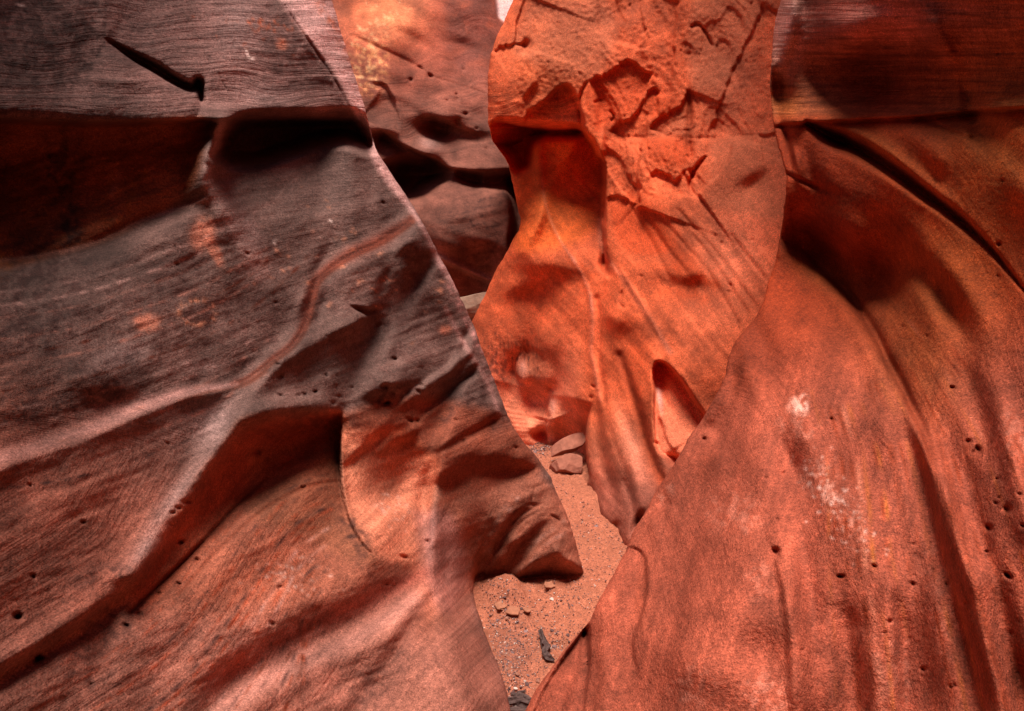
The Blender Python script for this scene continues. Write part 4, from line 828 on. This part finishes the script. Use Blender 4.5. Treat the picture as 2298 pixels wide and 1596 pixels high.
# ================================================================== FAR WALL
def build_far():
    s = Layer(600, 1260, -80, 900)
    U, V = s.U, s.V
    n30, n90, n200, n12 = s.noise(34, 131), s.noise(95, 132), s.noise(220, 133), s.noise(13, 134)
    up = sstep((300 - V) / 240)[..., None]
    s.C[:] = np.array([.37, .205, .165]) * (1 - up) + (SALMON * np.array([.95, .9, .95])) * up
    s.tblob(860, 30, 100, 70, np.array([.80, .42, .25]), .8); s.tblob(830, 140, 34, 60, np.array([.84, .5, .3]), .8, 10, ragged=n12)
    s.tblob(1060, 60, 60, 100, VARN * 1.5, .6, 0, ragged=n30 * .5 + .6); s.tblob(800, 30, 40, 60, RED * .9, .3)
    r = random.Random(8)
    for k in range(120):
        t = r.random(); s.tblob(825 + r.gauss(0, 18) + 30 * (t < .3), 20 + 170 * t + r.gauss(0, 8), r.uniform(2, 6), r.uniform(2, 4), np.array([.80, .58, .40]), r.uniform(.3, .9), r.uniform(0, 90), 3.0, ragged=n12)
    for k in range(26):
        y = 430 + k * 7; s.tline([(985 + (k % 5) * 20, y + 16), (1060 + (k % 3) * 18, y + (k % 4) * 3 - 6), (1140, y - 18)], 1.5, VARN, .5, ragged=n12)
    s.tline([(960, 570), (1006, 588), (1050, 606), (1097, 628)], 10, PALE * .9, .6); s.tblob(965, 322, 26, 16, PALE, .7, 20)
    s.C *= (.88 + 0.07 * n90 + .06 * n30)[..., None]
    pale = np.array([.80, .66, .64]); b, m = s.poly([(1108, -70), (1114, 10), (1127, 46), (1200, 60), (1200, -70)], 3, 1, 'mask'); s.tint(b, m, pale)  # lit rock glimpsed beyond, painted as a pale patch on this wall
    s.Hd[b] += 40 * m
    # relief
    s.side([(820, 180), (845, 186), (866, 192), (885, 228), (896, 270), (894, 300)], [40, 60, 50], [0, 14, 22, 14, 0], 1, 2, 'Hd')
    s.blob(850, 230, 40, 36, -.5)
    s.blob(985, 282, 46, 18, -1.8, 8); s.blob(990, 285, 44, 16, 60, 6, 'Hd'); s.blob(1045, 298, 60, 12, -1.2, 4); s.blob(962, 322, 26, 18, 1.6, 20); s.blob(964, 318, 20, 12, -16, 20, 'Hd'); s.blob(975, 346, 22, 10, -.9, 20)
    s.blob(862, 308, 26, 12, 50, 15, 'Hd'); s.blob(862, 306, 34, 14, -1.4, 15)
    rg = [(850, 292), (898, 324), (940, 344), (970, 356), (1000, 376), (1040, 384), (1090, 392)]
    s.side(rg, [44, 60, 44], [20, 90, 110, 60, 20], 1, 5, 'Hd'); s.line([(p[0], p[1] - 10) for p in rg], 10, .4)
    b, m = s.poly([(865, 380), (920, 366), (990, 384), (960, 420), (925, 445), (895, 435)], 28, 1, 'mask'); s.Hd[b] += 190 * m
    b, m = s.poly([(1036, 396), (1100, 396), (1180, 400), (1180, 430), (1090, 424), (1050, 410)], 22, 1, 'mask'); s.Hd[b] += 110 * m
    b, m = s.poly([(1140, 400), (1200, 400), (1200, 560), (1150, 560), (1152, 480)], 12, 1, 'mask'); s.Hd[b] += 110 * m
    s.blob(1040, 470, 80, 40, .35, -20); s.blob(860, 30, 80, 40, .5); s.blob(1040, 90, 50, 60, -.4); s.blob(1010, 200, 60, 60, .25, 30); s.blob(1060, 250, 40, 20, -.3)
    s.line([(940, 150), (965, 168), (990, 178), (1090, 210)], 2, 6, 'Hd'); s.line([(790, 80), (830, 98), (900, 130), (945, 155)], 4, 4, 'Hd')
    s.side([(960, 575), (1006, 592), (1050, 612), (1100, 634)], 24, 40, 1, 2.5, 'Hd'); s.line([(960, 566), (1006, 582), (1050, 602), (1097, 624)], 8, .9)
    s.blob(1070, 560, 30, 20, -.5); s.line([(1010, 500), (1150, 470)], 8, -.3)
    for (x, y, q) in [(922, 179, 4), (965, 172, 6), (1024, 212, 3.5), (1026, 222, 4), (1003, 226, 3), (1044, 256, 5), (1024, 270, 7), (1028, 278, 5), (958, 222, 2.5), (1040, 156, 3), (1070, 288, 3), (1052, 410, 6), (1092, 334, 4)]:
        s.pit(x, y, q)
    s.Q = V + .1 * (U - 900) + 8 * n90
    beds(s, 0.35 + .5 * sstep((V - 150) / 40) * sstep((340 - V) / 40), [(6, .8), (14, 1.0), (36, 1.2)], 141, 1.4); s.L += .25 + .4 * sstep((V - 150) / 40) * sstep((340 - V) / 40)
    s.Hd += 1.5 * s.noise(50, 142, 3, .8, 25) + 4 * s.noise(180, 143) + .25 * s.noise(7, 144)
    s.solve(0.2, 380, 1.1)
    sil = curve([(1400, -900), (1400, 1300)])
    ctrl = [(300, 0, 6.2), (750, 0, 6.4), (1000, 0, 6.9), (1180, 0, 7.4), (800, 300, 6.0), (1000, 300, 6.3), (1180, 400, 6.5), (1000, 560, 5.9), (1180, 560, 6.1), (1040, 700, 6.6), (1000, 1000, 6.6), (1400, 300, 7.4), (1400, 1000, 6.8), (300, 900, 5.6), (700, -800, 7.4), (1300, -800, 8.2), (700, -1500, 8), (1300, -1500, 9)]
    us = np.concatenate([np.linspace(0, .3, 12, endpoint=False), np.arange(.3, .93, .0027), np.linspace(.93, 1, 8)])
    vs = spaced(-1500, -30, 840, 1200, 3.0, 34)
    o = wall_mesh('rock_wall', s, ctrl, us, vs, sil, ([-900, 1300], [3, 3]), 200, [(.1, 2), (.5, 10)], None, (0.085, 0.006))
    return tag(o, 'shadowed pinkish brown canyon wall behind the left wall and the orange fin', 'rock wall')

# ================================================================== SAND FLOOR
def build_floor():
    xs = np.concatenate([-(np.linspace(1, 0, 14, endpoint=False) ** 2) * 58 - 1.0, np.arange(-1.0, 1.6, .009), 1.6 + (np.linspace(0, 1, 15)[1:] ** 2) * 58])
    ys = np.concatenate([np.linspace(-60, 1.4, 16, endpoint=False), np.arange(1.4, 6.4, .011), 6.4 + (np.linspace(0, 1, 15)[1:] ** 2) * 60])
    X, Y = np.meshgrid(xs, ys)
    r = np.random.default_rng(3)
    def vn(sc, seed):
        rr = np.random.default_rng(seed); g = rr.random((256, 256)); x = X * sc + 100; y = Y * sc + 100
        i = np.floor(x).astype(int); j = np.floor(y).astype(int); fx = sstep(x - i); fy = sstep(y - j)
        a = lambda p, q: g[q % 256, p % 256]
        return (a(i, j) * (1 - fx) + a(i + 1, j) * fx) * (1 - fy) + (a(i, j + 1) * (1 - fx) + a(i + 1, j + 1) * fx) * fy - .5
    near = sstep((3 - np.abs(X)) / 1) * sstep((8 - Y) / 2) * sstep((Y + 1) / 1)
    Z = near * (.05 * vn(2.2, 1) + .034 * vn(6, 2) + .022 * vn(15, 3) + .012 * vn(38, 4) + .006 * vn(70, 5) + .022 * np.clip(vn(26, 11) + .3 * vn(60, 12) - .18, 0, 1))
    # scour lip at the foot of the left wall, a little hump and undercut crust
    def g(x, y, rx, ry, a): return a * np.exp(-(((X - x) / rx) ** 2 + ((Y - y) / ry) ** 2))
    Z += g(-.02, 2.86, .10, .12, .05) + g(.16, 3.05, .16, .05, -.045) + g(.05, 2.95, .035, .05, -.02) + g(.27, 3.22, .06, .05, .02)
    # broken mud crust: small plates
    pl = vn(9, 7) + .4 * vn(24, 8); crust = near * sstep((pl - .12) / .03) * np.exp(-(((X + .02) / .28) ** 2 + ((Y - 2.8) / .35) ** 2))
    Z += .014 * crust
    P = np.stack([X, Y, Z], -1)
    base = np.array([0.40, 0.125, 0.07])
    C = np.ones(P.shape) * base
    t = np.clip(vn(5, 9) * 1.4 + .4, 0, 1)[..., None]; C = C * (1 - .25 * t) + np.array([.30, .11, .06]) * .25 * t
    damp = (near * np.exp(-(((X + .0) / .12) ** 2 + ((Y - 2.42) / .28) ** 2)))[..., None]; C = C * (1 - .35 * damp) + np.array([.12, .05, .04]) * .35 * damp
    bed = np.stack([X * 30, Y * 30, Z], -1)
    o = link_mesh('sand_floor', P.reshape(-1, 3), grid_faces(len(ys), len(xs)), M_rock, C.reshape(-1, 3), bed.reshape(-1, 3))
    tag(o, kind='structure'); o.name = 'ground'
    def height(x, y):
        j = min(max(np.searchsorted(ys, y), 1), len(ys) - 1); i = min(max(np.searchsorted(xs, x), 1), len(xs) - 1)
        return float(Z[j, i])
    return o, height

# ================================================================== LOOSE STONES AND WOOD
def fbm3(p, seed, scale, oct_=4):
    r = np.random.default_rng(seed); o = np.zeros(len(p)); a = 1.0
    for k in range(oct_):
        for _ in range(5):
            d = r.normal(size=3); d /= np.linalg.norm(d); o += a * np.sin((p @ d) * scale * r.uniform(.7, 1.4) + r.uniform(0, 6.3)) / 3
        scale *= 2.1; a *= .5
    return o
def ico(sub):
    import bmesh
    bm = bmesh.new(); bmesh.ops.create_icosphere(bm, subdivisions=sub, radius=1.0)
    v = np.array([q.co[:] for q in bm.verts]); f = np.array([[w.index for w in q.verts] for q in bm.faces]); bm.free(); return v, f
def stone(name, seed, size, loc, rot, mat, sub=4, cuts=14, rough=.05, smooth=False):
    v, f = ico(sub); r = np.random.default_rng(seed)
    for k in range(cuts):                                     # planes struck off the block
        n = r.normal(size=3); n /= np.linalg.norm(n); d = r.uniform(.55, .92)
        h = v @ n - d; v = v - np.outer(np.clip(h, 0, None) * .92, n)
    v = v * (1 + rough * fbm3(v, seed + 1, 4.0)[:, None])
    v = v * np.asarray(size)
    me = bpy.data.meshes.new(name); me.from_pydata([tuple(q) for q in v], [], [tuple(int(i) for i in q) for q in f]); me.update()
    if smooth: me.polygons.foreach_set('use_smooth', np.ones(len(f), bool))
    me.materials.append(mat); o = bpy.data.objects.new(name, me); scene.collection.objects.link(o)
    o.location = loc; o.rotation_euler = rot
    return o
def at_px(u, v, dz=0.0, Z=None):
    Zf = floor_Z(v) if Z is None else Z
    p = unproj(np.array(float(u)), np.array(float(v)), np.array(float(Zf))); return Vector((float(p[0]), float(p[1]), float(p[2]) + dz))
def twig(name, pts, radii, mat, seed=0, n=10):
    p = smooth_path(pts, 6) if len(pts) > 2 else np.asarray(pts, float)
    p = np.array(p); m = len(p); rr = np.interp(np.linspace(0, 1, m), np.linspace(0, 1, len(radii)), radii)
    r = np.random.default_rng(seed); V_, F_ = [], []
    ph = r.uniform(0, 6.3, 4)
    for i in range(m):
        t = p[min(i + 1, m - 1)] - p[max(i - 1, 0)]; t /= np.linalg.norm(t)
        a = np.cross(t, [0, 0, 1.0]); a = a / (np.linalg.norm(a) + 1e-9); b = np.cross(a, t)
        for k in range(n):
            th = 2 * math.pi * k / n; q = rr[i] * (1 + .22 * math.sin(3 * th + ph[0] + i * .25) + .14 * math.sin(5 * th + ph[1] + i * .5) + r.normal(0, .06))
            V_.append(p[i] + q * (math.cos(th) * a + math.sin(th) * b))
    for i in range(m - 1):
        for k in range(n): F_.append((i * n + k, i * n + (k + 1) % n, (i + 1) * n + (k + 1) % n, (i + 1) * n + k))
    F_.append(tuple(range(n))[::-1]); F_.append(tuple((m - 1) * n + k for k in range(n)))
    me = bpy.data.meshes.new(name); me.from_pydata([tuple(q) for q in V_], [], F_); me.update(); me.materials.append(mat)
    o = bpy.data.objects.new(name, me); scene.collection.objects.link(o); return o

build_left(); build_right(); build_centre(); build_far()
ground, gh = build_floor()

M_block = plain('block_stone', (0.33, 0.115, 0.075), scale=22, var=.22, bump=.012)
M_chock = plain('chock_stone', (0.33, 0.20, 0.14), scale=18, var=.25, bump=.012)
M_grey = plain('pebble_grey', (0.28, 0.17, 0.165), scale=60, var=.2); M_white = plain('pebble_white', (0.62, 0.46, 0.40), scale=60, var=.12)
M_red = plain('pebble_red', (0.45, 0.20, 0.14), scale=60, var=.2); M_dark = plain('pebble_dark', (0.16, 0.085, 0.08), scale=60, var=.25)
M_wood = plain('dead_wood', (0.085, 0.05, 0.045), scale=90, var=.45, bump=.006); M_crust = plain('mud_crust', (0.36, 0.14, 0.082), scale=50, var=.2, bump=.004)

# two fallen blocks lying across the passage
pb = at_px(1272, 1046, 0, 4.66)
o = stone('boulder', 21, (.165, .13, .078), pb, (.10, -.06, .1), M_block, 5, 30, .028)
tag(o, 'lower of the two fallen blocks, rounded top, lying on the sand', 'boulder')
pb2 = at_px(1275, 1001, 0, 4.80)
o = stone('boulder', 34, (.165, .10, .042), pb2, (.22, -.46, .12), M_block, 5, 26, .025)
tag(o, 'upper tilted slab of the two fallen blocks, leaning on the lower one', 'boulder')
# wedged block high in the far cleft
pc = at_px(1070, 684, 0, 5.6)
o = stone('chockstone', 55, (.32, .10, .15), pc, (.0, -.16, .3), M_chock, 5, 16, .05)
tag(o, 'pale topped block wedged high in the dark cleft beside the orange fin', 'rock')

# pebbles
protos = [stone('pebble', 300 + i, (1, r1, r2), (0, 0, -50), (0, 0, 0), m, 2, 9, .05) for i, (r1, r2, m) in enumerate([(.8, .6, M_grey), (.7, .5, M_red), (.85, .55, M_white), (.6, .45, M_dark), (.75, .6, M_red), (.7, .5, M_dark), (.8, .4, M_grey)])]
LBL = {M_grey.name: ('small mauve grey pebble lying on the sand of the passage', 'grey pebbles on the sand'), M_red.name: ('small red brown pebble lying on the sand of the passage', 'red pebbles on the sand'),
       M_white.name: ('small white pebble chip lying on the sand of the passage', 'white pebbles on the sand'), M_dark.name: ('small dark brown pebble lying on the sand of the passage', 'dark pebbles on the sand')}
R = random.Random(4); cnt = 0; used = set()
def drop(pi, x, y, s_, z=None):
    src = protos[pi]; o = src if pi not in used else src.copy()
    if pi in used: scene.collection.objects.link(o)
    used.add(pi)
    o.location = (x, y, gh(x, y) + s_ * .25 if z is None else z); o.scale = (s_, s_, s_); o.rotation_euler = (R.uniform(-.4, .4), R.uniform(-.4, .4), R.uniform(0, 6.3))
    l, g = LBL[src.data.materials[0].name]; tag(o, l, 'pebble', g); return o
def in_sand(u, v):
    if v > 1310: lo = np.interp(v, [1310, 1400, 1455, 1596], [1075, 1085, 1108, 1150])
    elif v > 1286: lo = np.interp(v, [1286, 1310], [1290, 1085])
    else: lo = np.interp(v, [1000, 1068, 1150, 1240, 1286], [1190, 1238, 1274, 1300, 1314])
    hi = np.interp(v, [1000, 1085, 1115, 1150, 1225, 1240, 1345, 1395, 1480, 1596], [1225, 1300, 1300, 1335, 1405, 1405, 1345, 1322, 1252, 1180])
    return lo - 4 < u < hi + 4
clusters = [(1112, 1420, 10, 50, 1.1), (1135, 1480, 12, 40, 1.3), (1130, 1420, 22, 40, 1.0), (1210, 1400, 60, 40, .8), (1240, 1490 - 40, 30, 14, 1.2), (1160, 1540, 16, 40, 1.4), (1150, 1450, 16, 50, 1.0), (1270, 1330, 60, 30, .7), (1205, 1010, 24, 12, 1.3), (1215, 1000, 20, 9, 1.2), (1330, 1180, 34, 40, .7), (1175, 1585, 14, 12, 1.5), (1200, 1470, 50, 60, .7)]
while cnt < 290:
    c = R.choice(clusters); u = R.gauss(c[0], c[2]); v = R.gauss(c[1], c[3])
    if v > 1620 or v < 992 or not in_sand(u, v): continue
    p = at_px(u, v); px = (R.uniform(1.4, 3.6) + (R.random() < .12) * R.uniform(1, 3.5)) * c[4] * (1.0 if v > 1100 else .8)
    pi = R.choices(range(7), [5, 5, 2.2, 6, 4, 5, 3])[0]
    drop(pi, p.x, p.y, max(.0022, px * floor_Z(v) / FOC)); cnt += 1
def named(u, v, size, mat, lab, seed, cat='stone', name='stone', flat=.5, rz=0.):
    p = at_px(u, v); s_ = size * floor_Z(v) / FOC
    o = stone(name, seed, (s_, s_ * .7, s_ * flat), (p.x, p.y, gh(p.x, p.y) + s_ * flat * .5), (.2, .1, rz), mat, 3, 10, .05); tag(o, lab, cat); return o
named(1182 - 2, 1412, 6.5, M_grey, 'oval grey violet stone in the middle of the sand patch', 71, rz=1.1)
named(1238, 1351, 6, M_white, 'pale oval stone on bare sand below the wall tip', 72, rz=-.6)
named(1263, 1474 + 5, 8, M_grey, 'lilac stone beside the charred stick at the right edge of the sand', 73, rz=.4)
named(1157, 1540, 5.5, M_white, 'white stone near the left wall above the fallen sticks', 74)
named(1170, 1556, 9, M_red, 'flat salmon stone above the fallen sticks', 75, flat=.3)
named(1338, 1181, 5.5, M_grey, 'flat grey stone on the sand in front of the orange fin foot', 76, flat=.3)
named(1375, 1205, 4, M_red, 'small round red stone close to the orange fin foot', 77, flat=.8)
# curled plates of dried mud
for (u, v, w, d, rz, lab) in [(1122, 1372, 11, 7, .5, 'curled plate of dried mud left of the bare hump'), (1152, 1384, 13, 8, -.3, 'larger curled mud plate with a dark gap beneath'), (1232, 1326, 10, 6, .2, 'tilted mud plate under the overhang of the left wall'), (1182, 1380, 6, 5, .9, 'small broken mud plate right of the larger plates')]:
    p = at_px(u, v); sc = floor_Z(v) / FOC; n = 9
    X_, Y_ = np.meshgrid(np.linspace(-1, 1, n), np.linspace(-1, 1, n)); rr = np.random.default_rng(int(u))
    jx = rr.normal(0, .07, X_.shape); jy = rr.normal(0, .07, X_.shape); top = .012 * (X_ ** 2 * .5 + Y_ ** 2 * .4) + rr.normal(0, .0008, X_.shape)
    A = np.stack([(X_ + jx) * w * sc * (1 - .2 * Y_), (Y_ + jy) * d * sc * 1.6, top], -1).reshape(-1, 3); B = A - [0, 0, .007]
    fc = grid_faces(n, n); fb_ = fc[:, ::-1] + n * n; rim = [i for i in range(n)] + [i * n + n - 1 for i in range(1, n)] + [n * n - 1 - i for i in range(1, n)] + [n * (n - 1 - i) for i in range(1, n - 1)]
    sidef = np.array([[rim[i], rim[i] + n * n, rim[(i + 1) % len(rim)] + n * n, rim[(i + 1) % len(rim)]] for i in range(len(rim))])
    o = link_mesh('mud_plate', np.vstack([A, B]), np.vstack([fc, fb_, sidef]), M_crust); o.location = (p.x, p.y, gh(p.x, p.y) + .012); o.rotation_euler = (.12, .05, rz); tag(o, lab, 'mud plate')
# dead wood
def stick(pts, radii, lab, seed, hz=.012):
    q = []
    for (u, v, dz) in pts: w = at_px(u, v); q.append((w.x, w.y, gh(w.x, w.y) + hz + dz))
    o = twig('stick', q, radii, M_wood, seed); tag(o, lab, 'stick', 'dead sticks on the sand'); return o
stick([(1213, 1430, .02), (1222, 1448, .012), (1228, 1468, .006), (1222, 1482, .004), (1232, 1494, .002), (1244, 1497, 0)], [.008, .014, .013, .011, .013, .006], 'short knotted charred stick lying by the right edge of the sand', 81)
stick([(1147, 1556, .004), (1165, 1562, .008), (1185, 1574, .006), (1205, 1586, .004)], [.004, .008, .007, .005], 'thin dark stick slanting down to the right, uppermost of the pile', 82)
stick([(1135, 1580, .0), (1160, 1581, .004), (1190, 1586, .006), (1210, 1592, .004)], [.012, .014, .013, .011], 'thick blackened stick lying level across the passage', 83)
stick([(1130, 1600, .0), (1160, 1603, .002), (1195, 1606, .0)], [.008, .009, .008], 'lowest dark stick at the bottom of the sand patch', 84)
stick([(1162, 1548, .0), (1178, 1556, .004)], [.004, .005], 'small twig stub leaning on the uppermost stick', 85)
# scattered gravel and grit that nobody could count
gv, gf = ico(1); VV, FF = [], []; RG = np.random.default_rng(9); n0 = 0
def grit(N_, seed, smin, smax):
    global n0
    c_ = 0; Rr = random.Random(seed)
    while c_ < N_:
        if Rr.random() < .5: c = Rr.choice(clusters); u = Rr.gauss(c[0], c[2] * 1.2); v = Rr.gauss(c[1], c[3] * 1.2)
        else: u = Rr.uniform(1060, 1420); v = Rr.uniform(995, 1610)
        if v > 1640 or not in_sand(u, v): continue
        p = at_px(u, v); s_ = Rr.uniform(smin, smax) ** 1.0 * floor_Z(v) / FOC
        q = gv * np.array([1, RG.uniform(.6, 1), RG.uniform(.4, .8)]) * s_ * (1 + RG.normal(0, .12, gv.shape)); a = RG.uniform(0, 6.3)
        q = q @ np.array([[math.cos(a), -math.sin(a), 0], [math.sin(a), math.cos(a), 0], [0, 0, 1]]); q = q + [p.x, p.y, gh(p.x, p.y) + s_ * .2]
        VV.append(q); FF.append(gf + n0); n0 += len(gv); c_ += 1
for nm, mt, N_, sd_ in [('gravel', M_dark, 2600, 1), ('gravel', M_red, 1300, 2), ('gravel', M_white, 330, 3)]:
    VV, FF = [], []; n0 = 0; grit(N_, sd_, .7, 2.2)
    o = link_mesh(nm, np.vstack(VV), np.vstack(FF), mt, smooth=False); tag(o, kind='stuff')
